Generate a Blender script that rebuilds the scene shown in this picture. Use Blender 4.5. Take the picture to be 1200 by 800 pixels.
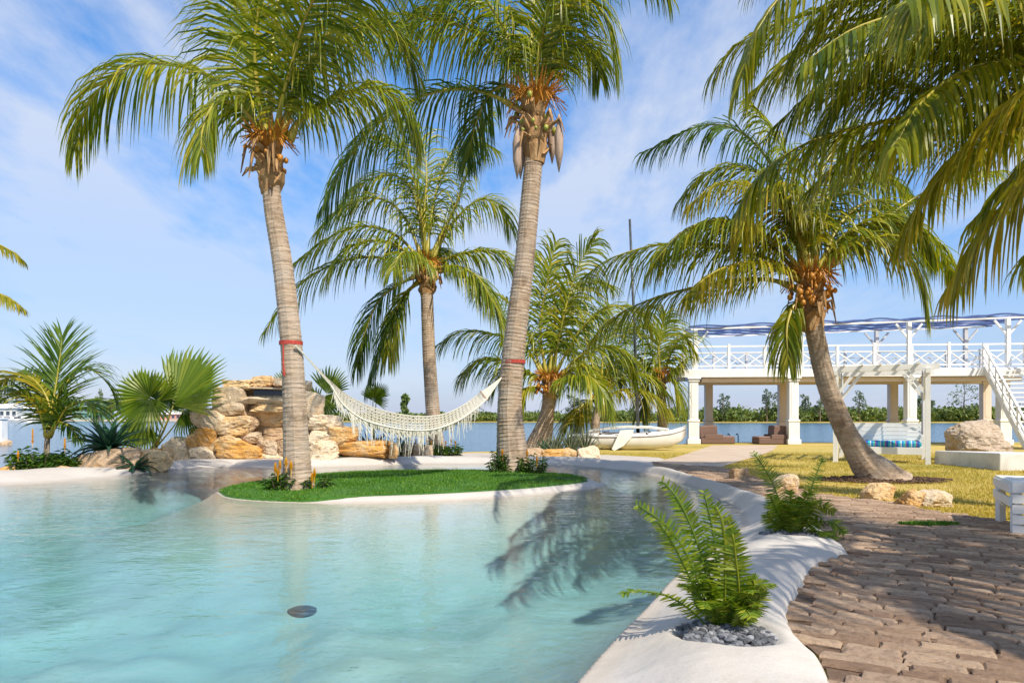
import bpy, bmesh, math, random
import numpy as np
from mathutils import Vector, Matrix, noise as mnoise
R = math.radians
random.seed(7); rng = np.random.default_rng(7)
for o in list(bpy.data.objects): bpy.data.objects.remove(o)
sc = bpy.context.scene
C = sc.collection

# ------------------------------------------------------------------ camera, sky, sun, exposure
CH, HZ, F = 1.2, 489.0, 800.0          # eye height, horizon row and focal length in photo pixels
cam_d = bpy.data.cameras.new('camera'); cam = bpy.data.objects.new('camera', cam_d); C.objects.link(cam)
cam.location = (0, 0, CH); cam.rotation_euler = (R(90), 0, 0)
cam_d.sensor_fit = 'HORIZONTAL'; cam_d.sensor_width = 36; cam_d.lens = F/1200*36
cam_d.shift_y = (HZ-400)/1200; cam_d.clip_end = 6000; cam_d.clip_start = 0.05
sc.camera = cam
SUN_EL, SUN_AZ = R(48), math.atan2(0.60, -0.80)      # azimuth measured from +Y towards +X
to_sun = Vector((math.sin(SUN_AZ)*math.cos(SUN_EL), math.cos(SUN_AZ)*math.cos(SUN_EL), math.sin(SUN_EL)))
sd = bpy.data.lights.new('sun', 'SUN'); sd.energy = 3.9; sd.angle = R(0.6); sd.color = (1, .915, .77)
so = bpy.data.objects.new('sun', sd); C.objects.link(so); so.rotation_euler = to_sun.to_track_quat('Z', 'Y').to_euler(); so.location = to_sun*60
w = bpy.data.worlds.new('World'); sc.world = w; w.use_nodes = True
nt = w.node_tree; nt.nodes.clear(); N = nt.nodes.new; LK = nt.links.new
out = N('ShaderNodeOutputWorld'); bg = N('ShaderNodeBackground'); bg.inputs[1].default_value = 0.15
sky = N('ShaderNodeTexSky'); sky.sky_type = 'NISHITA'; sky.sun_disc = False
sky.sun_elevation = SUN_EL; sky.sun_rotation = SUN_AZ
sky.air_density = 1.0; sky.dust_density = 0.25; sky.ozone_density = 3.2
tc = N('ShaderNodeTexCoord'); sep = N('ShaderNodeSeparateXYZ'); LK(tc.outputs['Generated'], sep.inputs[0])
def wm(op, a, b=None):
    n = N('ShaderNodeMath'); n.operation = op
    for i, x in enumerate((a, b)):
        if x is None: continue
        if isinstance(x, (int, float)): n.inputs[i].default_value = x
        else: LK(x, n.inputs[i])
    return n.outputs[0]
zc = wm('ADD', wm('MAXIMUM', sep.outputs[2], 0.0), 0.16)
cmb = N('ShaderNodeCombineXYZ'); LK(wm('DIVIDE', sep.outputs[0], zc), cmb.inputs[0]); LK(wm('DIVIDE', sep.outputs[1], zc), cmb.inputs[1])
cmb.inputs[2].default_value = 8.3
def wnoise(scale, detail, rough, sx=1, sy=1):
    mp = N('ShaderNodeMapping'); mp.inputs['Scale'].default_value = (sx, sy, 1); LK(cmb.outputs[0], mp.inputs[0])
    n = N('ShaderNodeTexNoise'); n.inputs['Scale'].default_value = scale; n.inputs['Detail'].default_value = detail
    n.inputs['Roughness'].default_value = rough; LK(mp.outputs[0], n.inputs['Vector']); return n.outputs['Fac']
big = wnoise(0.62, 2, .5, 1, .8); fine = wnoise(2.6, 9, .62, 1, .45)
cv = wm('ADD', wm('MULTIPLY', big, 1.0), wm('MULTIPLY', fine, .85))
cr = N('ShaderNodeValToRGB'); LK(cv, cr.inputs[0])
cr.color_ramp.elements[0].position = .79; cr.color_ramp.elements[0].color = (0, 0, 0, 1)
cr.color_ramp.elements[1].position = 1.06; cr.color_ramp.elements[1].color = (.85, .85, .85, 1)
hz = wm('POWER', wm('SUBTRACT', 1.0, wm('MAXIMUM', sep.outputs[2], 0.0)), 2.1)     # pale veil that thickens to the horizon
hs = N('ShaderNodeHueSaturation'); hs.inputs['Saturation'].default_value = 1.6; hs.inputs['Value'].default_value = 1.0
LK(sky.outputs[0], hs.inputs['Color'])
def wmix(f, a_, b_):
    m_ = N('ShaderNodeMix'); m_.data_type = 'RGBA'; LK(f, m_.inputs[0]); LK(a_, m_.inputs[6]); m_.inputs[7].default_value = b_; return m_
m1 = wmix(wm('MULTIPLY', hz, .95), hs.outputs[0], (2.0, 2.3, 3.25, 1))
mr = N('ShaderNodeMapRange'); mr.interpolation_type = 'SMOOTHSTEP'; LK(sep.outputs[2], mr.inputs[0]); mr.inputs[1].default_value = .04; mr.inputs[2].default_value = .40; mr.inputs[3].default_value = .35
mx = wmix(wm('MULTIPLY', wm('MULTIPLY', cr.outputs[0], mr.outputs[0]), .9), m1.outputs[2], (3.3, 3.5, 3.95, 1))
LK(mx.outputs[2], bg.inputs[0]); LK(bg.outputs[0], out.inputs[0])
sc.view_settings.view_transform = 'Standard'; sc.view_settings.look = 'None'; sc.view_settings.gamma = 1
sc.view_settings.use_curve_mapping = False; sc.view_settings.exposure = 0.66
sc.render.engine = 'CYCLES'; sc.cycles.max_bounces = 8; sc.cycles.transparent_max_bounces = 12
sc.cycles.use_denoising = True; sc.cycles.caustics_reflective = False; sc.cycles.caustics_refractive = False

# ------------------------------------------------------------------ pixel helpers
def P(px, py, Y): return Vector(((px-600)/F*Y, Y, CH+(HZ-py)/F*Y))
def G(px, py, z=0.0):
    Y = (CH-z)*F/(py-HZ); return Vector(((px-600)/F*Y, Y, z))
def sstep(a, b, x):
    t = np.clip((x-a)/(b-a), 0, 1); return t*t*(3-2*t)

# ------------------------------------------------------------------ materials
MATS = {}
def new_mat(name):
    m = bpy.data.materials.new(name); m.use_nodes = True; MATS[name] = m
    return m, m.node_tree, m.node_tree.nodes['Principled BSDF']
def ramp(t, fac, stops):
    r = t.nodes.new('ShaderNodeValToRGB'); e = r.color_ramp.elements
    while len(e) < len(stops): e.new(.5)
    for i, (p, c) in enumerate(stops): e[i].position = p; e[i].color = (*c, 1)
    t.links.new(fac, r.inputs[0]); return r.outputs[0]
def coords(t, kind='Object', scale=(1, 1, 1)):
    if kind == 'World':
        g = t.nodes.new('ShaderNodeNewGeometry'); src = g.outputs['Position']
    else:
        g = t.nodes.new('ShaderNodeTexCoord'); src = g.outputs[kind]
    mp = t.nodes.new('ShaderNodeMapping'); mp.inputs['Scale'].default_value = scale; t.links.new(src, mp.inputs[0]); return mp.outputs[0]
def tnoise(t, vec, scale, detail=4, rough=.55, dist=0):
    n = t.nodes.new('ShaderNodeTexNoise'); n.inputs['Scale'].default_value = scale; n.inputs['Detail'].default_value = detail
    n.inputs['Roughness'].default_value = rough; n.inputs['Distortion'].default_value = dist; t.links.new(vec, n.inputs['Vector']); return n.outputs['Fac']
def tmath(t, op, a, b=None):
    n = t.nodes.new('ShaderNodeMath'); n.operation = op
    for i, x in enumerate((a, b)):
        if x is None: continue
        if isinstance(x, (int, float)): n.inputs[i].default_value = x
        else: t.links.new(x, n.inputs[i])
    return n.outputs[0]
def tmix(t, fac, a, b, mode='MIX'):
    n = t.nodes.new('ShaderNodeMix'); n.data_type = 'RGBA'; n.blend_type = mode
    for i, x in ((0, fac), (6, a), (7, b)):
        if isinstance(x, (int, float)): n.inputs[i].default_value = x
        elif isinstance(x, tuple): n.inputs[i].default_value = (*x, 1)
        else: t.links.new(x, n.inputs[i])
    return n.outputs[2]
def tbump(t, bsdf, h, strength=.4, dist=.02):
    b = t.nodes.new('ShaderNodeBump'); b.inputs['Strength'].default_value = strength; b.inputs['Distance'].default_value = dist
    t.links.new(h, b.inputs['Height']); t.links.new(b.outputs[0], bsdf.inputs['Normal']); return b
def simple(name, stops, scale=6, rough=.7, bump=.25, bdist=.01, kind='World', vs=(1, 1, 1), detail=5, metal=0, spec=.5):
    m, t, b = new_mat(name); v = coords(t, kind, vs); n = tnoise(t, v, scale, detail, .6)
    t.links.new(ramp(t, n, stops), b.inputs['Base Color']); b.inputs['Roughness'].default_value = rough; b.inputs['Metallic'].default_value = metal
    b.inputs['Specular IOR Level'].default_value = spec
    if bump: tbump(t, b, tnoise(t, v, scale*4, 4, .6), bump, bdist)
    return m
def leaf_mat(name, stops, trans=.35, rough=.38, tint=(1.25, 1.2, .5)):
    m, t, b = new_mat(name)
    g = t.nodes.new('ShaderNodeNewGeometry'); oi = t.nodes.new('ShaderNodeObjectInfo')
    f = tmath(t, 'FRACT', tmath(t, 'ADD', g.outputs['Random Per Island'], oi.outputs['Random']))
    n = tnoise(t, coords(t, 'World'), 1.1, 3)
    f2 = tmath(t, 'ADD', tmath(t, 'MULTIPLY', f, .75), tmath(t, 'MULTIPLY', tmath(t, 'SUBTRACT', n, .25), .5))
    col = ramp(t, f2, stops)
    t.links.new(col, b.inputs['Base Color']); b.inputs['Roughness'].default_value = rough; b.inputs['Specular IOR Level'].default_value = .45
    tr = t.nodes.new('ShaderNodeBsdfTranslucent'); t.links.new(tmix(t, 1.0, col, tint, 'MULTIPLY'), tr.inputs[0])
    mixs = t.nodes.new('ShaderNodeMixShader'); mixs.inputs[0].default_value = trans
    t.links.new(b.outputs[0], mixs.inputs[1]); t.links.new(tr.outputs[0], mixs.inputs[2])
    t.links.new(mixs.outputs[0], t.nodes['Material Output'].inputs[0]); return m

leaf_mat('palm_leaf', [(.0, (.06, .115, .006)), (.35, (.145, .205, .010)), (.68, (.29, .315, .016)), (.92, (.50, .43, .04)), (1., (.56, .36, .06))], .46)
leaf_mat('palm_leaf_dry', [(.0, (.14, .18, .010)), (.4, (.27, .27, .016)), (.75, (.46, .39, .03)), (1., (.60, .38, .04))], .48)
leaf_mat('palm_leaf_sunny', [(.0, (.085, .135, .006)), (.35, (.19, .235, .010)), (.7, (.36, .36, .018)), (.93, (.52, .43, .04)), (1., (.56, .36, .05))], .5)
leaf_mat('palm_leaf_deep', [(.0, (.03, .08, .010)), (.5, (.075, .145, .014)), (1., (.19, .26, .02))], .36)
leaf_mat('fan_leaf', [(.0, (.09, .16, .008)), (.5, (.15, .23, .012)), (1., (.30, .34, .03))], .42, .4)
leaf_mat('agave_leaf', [(.0, (.015, .06, .028)), (.6, (.03, .10, .045)), (1., (.06, .15, .07))], .1, .4)
leaf_mat('spiky_leaf', [(.0, (.08, .12, .05)), (.6, (.16, .19, .09)), (1., (.30, .27, .16))], .15, .5)
leaf_mat('shrub_leaf', [(.0, (.03, .08, .012)), (.6, (.07, .16, .02)), (1., (.17, .26, .03))], .3, .35)
leaf_mat('fern_leaf', [(.0, (.07, .15, .010)), (.45, (.15, .24, .014)), (.85, (.30, .34, .025)), (1., (.40, .26, .07))], .42, .45)
leaf_mat('turf_blade', [(.0, (.025, .10, .004)), (.45, (.06, .19, .006)), (.8, (.14, .29, .012)), (1., (.30, .34, .05))], .25, .5, (1, 1.1, .6))
leaf_mat('lawn_blade', [(.0, (.20, .21, .016)), (.4, (.42, .34, .04)), (1., (.64, .47, .13))], .3, .6)
leaf_mat('far_leaf', [(.0, (.06, .11, .022)), (.5, (.13, .19, .04)), (1., (.27, .30, .07))], .25, .6)
leaf_mat('pine_leaf', [(.0, (.07, .11, .055)), (1., (.17, .22, .12))], .2, .6)  # lightened towards grey-green: distance haze put into the leaf colour
leaf_mat('flower', [(.0, (.75, .32, .01)), (.6, (.85, .48, .02)), (1., (.9, .62, .06))], .3, .5, (1, 1, 1))
simple('petiole', [(.3, (.22, .22, .02)), (.55, (.36, .30, .035)), (.8, (.45, .27, .04))], 3, .4, .1)
simple('fibre', [(.25, (.14, .07, .03)), (.5, (.36, .20, .08)), (.75, (.55, .37, .19))], 9, .85, .8, .02, 'World', (1, 1, .35))
simple('coconut', [(.2, (.25, .12, .02)), (.5, (.50, .20, .02)), (.85, (.62, .34, .05))], 9, .5, .1)
simple('green_nut', [(.2, (.20, .24, .03)), (.8, (.42, .42, .07))], 9, .5, .1)
simple('spathe', [(.25, (.20, .13, .09)), (.5, (.38, .27, .20)), (.8, (.55, .43, .34))], 6, .7, .4, .01, 'World', (6, 6, .5))
simple('white_paint', [(.2, (.70, .69, .66)), (.6, (.80, .79, .77)), (1, (.84, .83, .82))], 3, .5, .08, .004)
simple('shaded_white_paint', [(.2, (.68, .55, .44)), (.8, (.76, .63, .52))], 3, .6, .08, .004)  # white paint of the pavilion's inner parts, warm shade put into the colour
simple('grey_post', [(.2, (.40, .40, .42)), (.8, (.55, .55, .57))], 4, .6, .1)
simple('blue_slat', [(.2, (.03, .06, .20)), (.8, (.06, .11, .30))], 5, .45, .1)
simple('wicker', [(.3, (.10, .055, .04)), (.7, (.22, .13, .10))], 60, .7, .6, .01)
simple('brown_cushion', [(.3, (.17, .10, .08)), (.7, (.25, .16, .13))], 12, .85, .3)
simple('rope', [(.3, (.46, .44, .36)), (.7, (.66, .63, .55))], 30, .9, .5, .004)
simple('red_strap', [(.3, (.30, .03, .02)), (.7, (.50, .06, .04))], 20, .8, .2)
simple('hull', [(.2, (.70, .66, .62)), (.7, (.82, .80, .78))], 2.5, .3, .05)
simple('hull_trim', [(.2, (.16, .13, .11)), (.7, (.30, .24, .2))], 5, .6, .1)
simple('canvas', [(.2, (.60, .57, .5)), (.7, (.74, .71, .64))], 10, .9, .3)
simple('mast', [(.2, (.05, .055, .06)), (.7, (.11, .115, .12))], 5, .4, .05, metal=.5)
simple('steel', [(.2, (.22, .23, .25)), (.7, (.36, .37, .39))], 5, .4, .05, metal=.7)
simple('dark_metal', [(.2, (.02, .03, .05)), (.7, (.04, .05, .08))], 5, .5, .05)
leaf_mat('pebble', [(.0, (.03, .033, .04)), (.45, (.10, .105, .12)), (.8, (.22, .225, .25)), (1., (.42, .42, .44))], .0, .7)
simple('soil', [(.25, (.055, .03, .02)), (.6, (.15, .085, .05)), (.85, (.30, .19, .12))], 14, .95, .8, .03)
simple('sand', [(.2, (.52, .43, .32)), (.8, (.70, .61, .48))], 1.5, .95, .3, .02)
simple('roof_white', [(.2, (.72, .71, .72)), (.8, (.82, .81, .82))], 2, .6, .05)
simple('red_wall', [(.2, (.45, .20, .17)), (.8, (.55, .28, .24))], 2, .7, .05)
simple('green_wall', [(.2, (.10, .27, .22)), (.8, (.16, .36, .30))], 2, .7, .05)
simple('pale_wall', [(.2, (.55, .55, .52)), (.8, (.66, .66, .62))], 2, .7, .05)
simple('window_glass', [(.2, (.03, .045, .07)), (.8, (.06, .08, .11))], 2, .12, 0)
simple('bark', [(.2, (.10, .07, .05)), (.8, (.2, .15, .11))], 12, .9, .5)

# palm trunk: rings, grey lichen
m, t, b = new_mat('palm_bark')
v = coords(t, 'World', (2.6, 2.6, 13)); n1 = tnoise(t, v, 1.15, 6, .72, .8); n2 = tnoise(t, coords(t, 'World'), 2.6, 5, .6); n3 = tnoise(t, coords(t, 'World', (30, 30, 3)), 1, 3)
c1 = ramp(t, n1, [(.28, (.13, .08, .05)), (.42, (.31, .22, .145)), (.60, (.46, .345, .245)), (.8, (.58, .47, .36))])
c2 = tmix(t, ramp(t, n2, [(.42, (0, 0, 0)), (.66, (.6, .6, .6))]), c1, (.42, .36, .30))
n4 = tnoise(t, coords(t, 'World', (1, 1, .5)), 3.8, 6, .7); c2 = tmix(t, ramp(t, n4, [(.34, (.7, .7, .7)), (.46, (0, 0, 0))]), c2, (.15, .10, .065))
t.links.new(c2, b.inputs['Base Color']); b.inputs['Roughness'].default_value = .9
tbump(t, b, tmath(t, 'ADD', n1, tmath(t, 'MULTIPLY', n3, .4)), .7, .03)

# orange-stained limestone
def stone(name, base, stain, amt):
    m, t, b = new_mat(name); v = coords(t, 'World'); oi = t.nodes.new('ShaderNodeObjectInfo')
    off = t.nodes.new('ShaderNodeVectorMath'); off.operation = 'ADD'; t.links.new(v, off.inputs[0])
    mul = t.nodes.new('ShaderNodeMath'); mul.operation = 'MULTIPLY'; t.links.new(oi.outputs['Random'], mul.inputs[0]); mul.inputs[1].default_value = 50
    t.links.new(mul.outputs[0], off.inputs[1]); v = off.outputs[0]
    a = tnoise(t, v, 2.3, 6, .62); c = tnoise(t, v, 9, 6, .7); pits = tnoise(t, v, 26, 5, .75)
    k = tmath(t, 'ADD', tmath(t, 'MULTIPLY', a, .8), tmath(t, 'MULTIPLY', tmath(t, 'SUBTRACT', oi.outputs['Random'], .5), .35))
    col = tmix(t, ramp(t, k, [(.40-amt, (0, 0, 0)), (.62-amt, (1, 1, 1))]), base, stain)
    col = tmix(t, ramp(t, c, [(.30, (1, 1, 1)), (.46, (0, 0, 0))]), col, tuple(x*.5 for x in stain))
    col = tmix(t, ramp(t, c, [(.56, (0, 0, 0)), (.72, (.8, .8, .8))]), col, (.72, .64, .52))
    col = tmix(t, ramp(t, pits, [(.36, (.75, .75, .75)), (.45, (0, 0, 0))]), col, (.20, .11, .05))
    t.links.new(col, b.inputs['Base Color']); b.inputs['Roughness'].default_value = .88
    str_ = tnoise(t, coords(t, 'World', (.8, .8, 9)), 2.2, 4, .6, .5)
    tbump(t, b, tmath(t, 'ADD', tmath(t, 'ADD', tmath(t, 'MULTIPLY', c, .7), pits), tmath(t, 'MULTIPLY', str_, .9)), .8, .045)
stone('stone_orange', (.72, .50, .26), (.66, .33, .075), .02)
stone('stone_pale', (.74, .60, .43), (.68, .42, .17), -.03)
stone('stone_grey', (.60, .47, .33), (.56, .33, .13), -.02)
stone('stone_brown', (.54, .38, .24), (.50, .27, .09), .0)
stone('boulder_tan', (.52, .41, .30), (.45, .28, .13), .0)

# plaster of the pool shell
m, t, b = new_mat('plaster'); v = coords(t, 'World')
a = tnoise(t, v, .9, 4, .55); c = tnoise(t, v, 14, 5, .6); st = tnoise(t, coords(t, 'World', (.5, 3, 1)), 1.2, 4, .6)
sp0 = tnoise(t, v, 4, 5, .7)
col = ramp(t, a, [(.3, (.50, .455, .41)), (.6, (.56, .52, .48)), (.8, (.59, .555, .52))])
col = tmix(t, ramp(t, st, [(.55, (0, 0, 0)), (.75, (.45, .45, .45))]), col, (.47, .40, .33))
zs = t.nodes.new('ShaderNodeSeparateXYZ'); t.links.new(v, zs.inputs[0]); zz = tmath(t, 'ADD', zs.outputs[2], tmath(t, 'MULTIPLY', tmath(t, 'SUBTRACT', sp0, .5), .05))
mrz = t.nodes.new('ShaderNodeMapRange'); t.links.new(zz, mrz.inputs[0]); mrz.inputs[1].default_value = -.10; mrz.inputs[2].default_value = .02
col = tmix(t, ramp(t, mrz.outputs[0], [(.0, (0, 0, 0)), (.3, (.55, .55, .55)), (.42, (.5, .5, .5)), (.62, (0, 0, 0))]), col, (.40, .34, .27))
t.links.new(col, b.inputs['Base Color']); b.inputs['Roughness'].default_value = .7
gr = tnoise(t, v, 90, 3, .7); col = tmix(t, ramp(t, gr, [(.3, (.35, .35, .35)), (.55, (0, 0, 0))]), col, (.36, .32, .28))
sp_ = tnoise(t, v, 5.5, 6, .75); col = tmix(t, ramp(t, sp_, [(.60, (0, 0, 0)), (.78, (.55, .55, .55))]), col, (.40, .33, .26)); t.links.new(col, b.inputs['Base Color'])
tbump(t, b, tmath(t, 'ADD', tmath(t, 'ADD', tmath(t, 'MULTIPLY', tnoise(t, v, 3.0, 3), 1.0), tmath(t, 'MULTIPLY', c, .16)), tmath(t, 'MULTIPLY', gr, .05)), .45, .05)

# water
def water(name, absorb, dens, sc1, dist1, sc2, dist2, rough, stretch):
    m, t, b = new_mat(name); t.nodes.remove(b)
    v = coords(t, 'World', stretch); h1 = tnoise(t, v, sc1, 3, .5, .6); h2 = tnoise(t, v, sc2, 2, .5, .3)
    hh = tmath(t, 'ADD', tmath(t, 'MULTIPLY', h1, dist1), tmath(t, 'MULTIPLY', h2, dist2))
    hh = tmath(t, 'MULTIPLY', hh, ramp(t, tnoise(t, coords(t, 'World', (.6, 1, 1)), .33, 3, .6), [(.36, (.25, .25, .25)), (.62, (1.25, 1.25, 1.25))]))
    bp = t.nodes.new('ShaderNodeBump'); bp.inputs['Strength'].default_value = 1; bp.inputs['Distance'].default_value = 1; t.links.new(hh, bp.inputs['Height'])
    fr = t.nodes.new('ShaderNodeFresnel'); fr.inputs[0].default_value = 1.33; t.links.new(bp.outputs[0], fr.inputs['Normal'])
    gl = t.nodes.new('ShaderNodeBsdfGlossy'); gl.inputs['Roughness'].default_value = rough; t.links.new(bp.outputs[0], gl.inputs['Normal'])
    tr = t.nodes.new('ShaderNodeBsdfTransparent'); tr.inputs[0].default_value = (1, 1, 1, 1)
    mixs = t.nodes.new('ShaderNodeMixShader'); t.links.new(fr.outputs[0], mixs.inputs[0]); t.links.new(tr.outputs[0], mixs.inputs[1]); t.links.new(gl.outputs[0], mixs.inputs[2])
    o = t.nodes['Material Output']; t.links.new(mixs.outputs[0], o.inputs[0])
    if dens:
        va = t.nodes.new('ShaderNodeVolumeAbsorption'); va.inputs[0].default_value = (*absorb, 1); va.inputs[1].default_value = dens
        vs_ = t.nodes.new('ShaderNodeVolumeScatter'); vs_.inputs[0].default_value = (.80, 1, 1, 1); vs_.inputs['Density'].default_value = .022; vs_.inputs['Anisotropy'].default_value = .2
        ad = t.nodes.new('ShaderNodeAddShader'); t.links.new(va.outputs[0], ad.inputs[0]); t.links.new(vs_.outputs[0], ad.inputs[1]); t.links.new(ad.outputs[0], o.inputs[1])
    return m
water('pool_water', (.22, .85, .95), .25, 3.4, .014, 11.0, .007, .015, (.8, 1.2, 1))
m, t, b = new_mat('lagoon_water'); v = coords(t, 'World', (.5, 1, 1))
b.inputs['Base Color'].default_value = (.035, .12, .21, 1); b.inputs['Roughness'].default_value = .12; b.inputs['IOR'].default_value = 1.33
n1 = tnoise(t, v, .7, 4, .6); n2 = tnoise(t, v, 3, 3)
tbump(t, b, tmath(t, 'ADD', n1, tmath(t, 'MULTIPLY', n2, .3)), .55, .35)

# lawn soil / dry grass sheet
m, t, b = new_mat('lawn'); v = coords(t, 'World')
a = tnoise(t, coords(t, 'World', (.35, 1, 1)), .45, 4, .6); c = tnoise(t, v, 7, 6, .7)
col = ramp(t, a, [(.30, (.24, .23, .03)), (.42, (.48, .36, .07)), (.60, (.60, .43, .12))])
col = tmix(t, ramp(t, c, [(.35, (.55, .55, .55)), (.6, (0, 0, 0))]), col, (.20, .18, .04))
t.links.new(col, b.inputs['Base Color']); b.inputs['Roughness'].default_value = .95; tbump(t, b, tnoise(t, v, 40, 4, .7), .6, .03)
simple('turf_soil', [(.3, (.025, .09, .005)), (.7, (.05, .15, .008))], 20, .9, .5)
# plaza concrete, path
simple('plaza', [(.25, (.42, .37, .33)), (.5, (.49, .44, .40)), (.8, (.55, .50, .46))], 1.6, .8, .2, .01)
simple('path_concrete', [(.25, (.42, .31, .22)), (.5, (.50, .385, .285)), (.8, (.56, .45, .34))], 1.1, .85, .2, .01)
simple('concrete_block', [(.25, (.42, .38, .33)), (.5, (.62, .59, .55)), (.8, (.74, .72, .69))], 2.2, .85, .3, .01)
simple('mortar', [(.25, (.075, .045, .030)), (.5, (.14, .088, .058)), (.8, (.24, .16, .11))], 9, .95, .7, .02)
m, t, b = new_mat('paver'); v = coords(t, 'World'); g = t.nodes.new('ShaderNodeNewGeometry'); oi = t.nodes.new('ShaderNodeObjectInfo')
f = tmath(t, 'FRACT', tmath(t, 'ADD', g.outputs['Random Per Island'], tmath(t, 'MULTIPLY', oi.outputs['Random'], 7.3)))
a = tnoise(t, v, 24, 8, .78); l = tnoise(t, v, 1.3, 4)
col = ramp(t, tmath(t, 'ADD', tmath(t, 'MULTIPLY', f, .62), tmath(t, 'MULTIPLY', l, .38)), [(.15, (.28, .17, .105)), (.45, (.43, .285, .185)), (.65, (.52, .365, .255)), (.85, (.62, .44, .29))])
col = tmix(t, ramp(t, a, [(.33, (.75, .75, .75)), (.52, (0, 0, 0))]), col, (.16, .10, .065))
col = tmix(t, ramp(t, a, [(.58, (0, 0, 0)), (.75, (.6, .6, .6))]), col, (.62, .51, .40))
t.links.new(col, b.inputs['Base Color']); b.inputs['Roughness'].default_value = .85; tbump(t, b, a, 1.0, .035)
# striped cushion (bars along local X)
m, t, b = new_mat('striped_cushion'); tcn = t.nodes.new('ShaderNodeTexCoord'); s = t.nodes.new('ShaderNodeSeparateXYZ'); t.links.new(tcn.outputs['Object'], s.inputs[0])
fr_ = tmath(t, 'FRACT', tmath(t, 'MULTIPLY', s.outputs[0], 4.2))
r = t.nodes.new('ShaderNodeValToRGB'); r.color_ramp.interpolation = 'CONSTANT'; t.links.new(fr_, r.inputs[0])
e = r.color_ramp.elements; cols = [(0, (.02, .10, .40)), (.22, (.03, .40, .50)), (.42, (.55, .62, .66)), (.52, (.02, .22, .55)), (.72, (.05, .45, .40)), (.88, (.25, .12, .25))]
while len(e) < len(cols): e.new(.5)
for i, (p_, c_) in enumerate(cols): e[i].position = p_; e[i].color = (*c_, 1)
t.links.new(r.outputs[0], b.inputs['Base Color']); b.inputs['Roughness'].default_value = .9

# ------------------------------------------------------------------ mesh builder and object tree
ORG = {}
def thing(name, label, cat, loc, group=None):
    o = bpy.data.objects.new(name, None); C.objects.link(o); o.location = loc; o.empty_display_size = .2
    o['label'] = label; o['category'] = cat
    if group: o['group'] = group
    ORG[o.name] = Vector(loc); return o
def tag(o, label, cat=None, group=None, kind=None):
    if label: o['label'] = label
    if cat: o['category'] = cat
    if group: o['group'] = group
    if kind: o['kind'] = kind
    return o
def link_mesh(name, V, Fc, mat, parent=None, smooth=False, loc=None):
    """V in world coordinates; stored relative to the parent's base (or to loc)."""
    V = np.asarray(V, dtype=np.float64).reshape(-1, 3)
    org = ORG[parent.name] if parent else (Vector(loc) if loc is not None else Vector((0, 0, 0)))
    V = V-np.array(org)
    me = bpy.data.meshes.new(name); me.from_pydata(V.tolist(), [], Fc)
    mats = mat if isinstance(mat, (list, tuple)) else [mat]
    for k in mats: me.materials.append(MATS[k])
    if smooth: me.polygons.foreach_set('use_smooth', [True]*len(me.polygons))
    me.update()
    o = bpy.data.objects.new(name, me); C.objects.link(o)
    if parent: o.parent = parent
    else: o.location = org
    ORG[o.name] = org; return o
class MB:
    def __init__(s): s.v = []; s.f = []
    def add(s, V, Fc):
        n = len(s.v); s.v.extend([tuple(p) for p in V]); s.f.extend([tuple(i+n for i in q) for q in Fc]); return s
    def box(s, c, size, rz=0, rx=0, ry=0, bev=0.0):
        hx, hy, hz = [k/2 for k in size]; M = Matrix.Rotation(rz, 3, 'Z') @ Matrix.Rotation(ry, 3, 'Y') @ Matrix.Rotation(rx, 3, 'X'); c = Vector(c)
        if bev <= 0:
            V = [c+M @ Vector((x*hx, y*hy, z*hz)) for x in (-1, 1) for y in (-1, 1) for z in (-1, 1)]
            return s.add(V, [(0, 1, 3, 2), (4, 6, 7, 5), (0, 4, 5, 1), (2, 3, 7, 6), (0, 2, 6, 4), (1, 5, 7, 3)])
        bev = min(bev, hx*.9, hy*.9, hz*.9); V = []
        for z, k in ((-hz, bev), (-hz+bev, 0), (hz-bev, 0), (hz, bev)):
            for x, y in ((-1, -1), (1, -1), (1, 1), (-1, 1)): V.append(c+M @ Vector((x*(hx-k), y*(hy-k), z)))
        Fq = [(3, 2, 1, 0), (12, 13, 14, 15)]
        for l in range(3):
            for i in range(4): Fq.append((l*4+i, l*4+(i+1) % 4, l*4+4+(i+1) % 4, l*4+4+i))
        return s.add(V, Fq)
    def bar(s, a, b_, w_, h_=None):
        a, b_ = Vector(a), Vector(b_); d = (b_-a); L = d.length; d.normalize(); h_ = h_ or w_
        up = Vector((0, 0, 1)) if abs(d.z) < .99 else Vector((0, 1, 0)); sx = d.cross(up).normalized(); u = sx.cross(d)
        V = [p+sx*x*w_/2+u*y*h_/2 for p in (a, b_) for x, y in ((-1, -1), (1, -1), (1, 1), (-1, 1))]
        return s.add(V, [(3, 2, 1, 0), (4, 5, 6, 7)]+[(i, (i+1) % 4, 4+(i+1) % 4, 4+i) for i in range(4)])
    def tube(s, pts, rad, n=8, cap=True):
        pts = [Vector(p) for p in pts]; m_ = len(pts); rad = rad if hasattr(rad, '__len__') else [rad]*m_
        V = []; ref = Vector((1, 0, .01))
        for i, p in enumerate(pts):
            d = (pts[min(i+1, m_-1)]-pts[max(i-1, 0)]).normalized()
            sx = ref-d*ref.dot(d)
            if sx.length < 1e-3: sx = Vector((0, 1, 0))-d*d.y
            sx.normalize(); ref = sx; u = d.cross(sx)
            for k in range(n):
                a = 2*math.pi*k/n; V.append(p+(sx*math.cos(a)+u*math.sin(a))*rad[i])
        Fq = [(i*n+k, i*n+(k+1) % n, (i+1)*n+(k+1) % n, (i+1)*n+k) for i in range(m_-1) for k in range(n)]
        if cap: Fq += [tuple(range(n-1, -1, -1)), tuple(range((m_-1)*n, m_*n))]
        return s.add(V, Fq)
    def build(s, name, mat, parent=None, smooth=False, loc=None): return link_mesh(name, s.v, s.f, mat, parent, smooth, loc)
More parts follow.
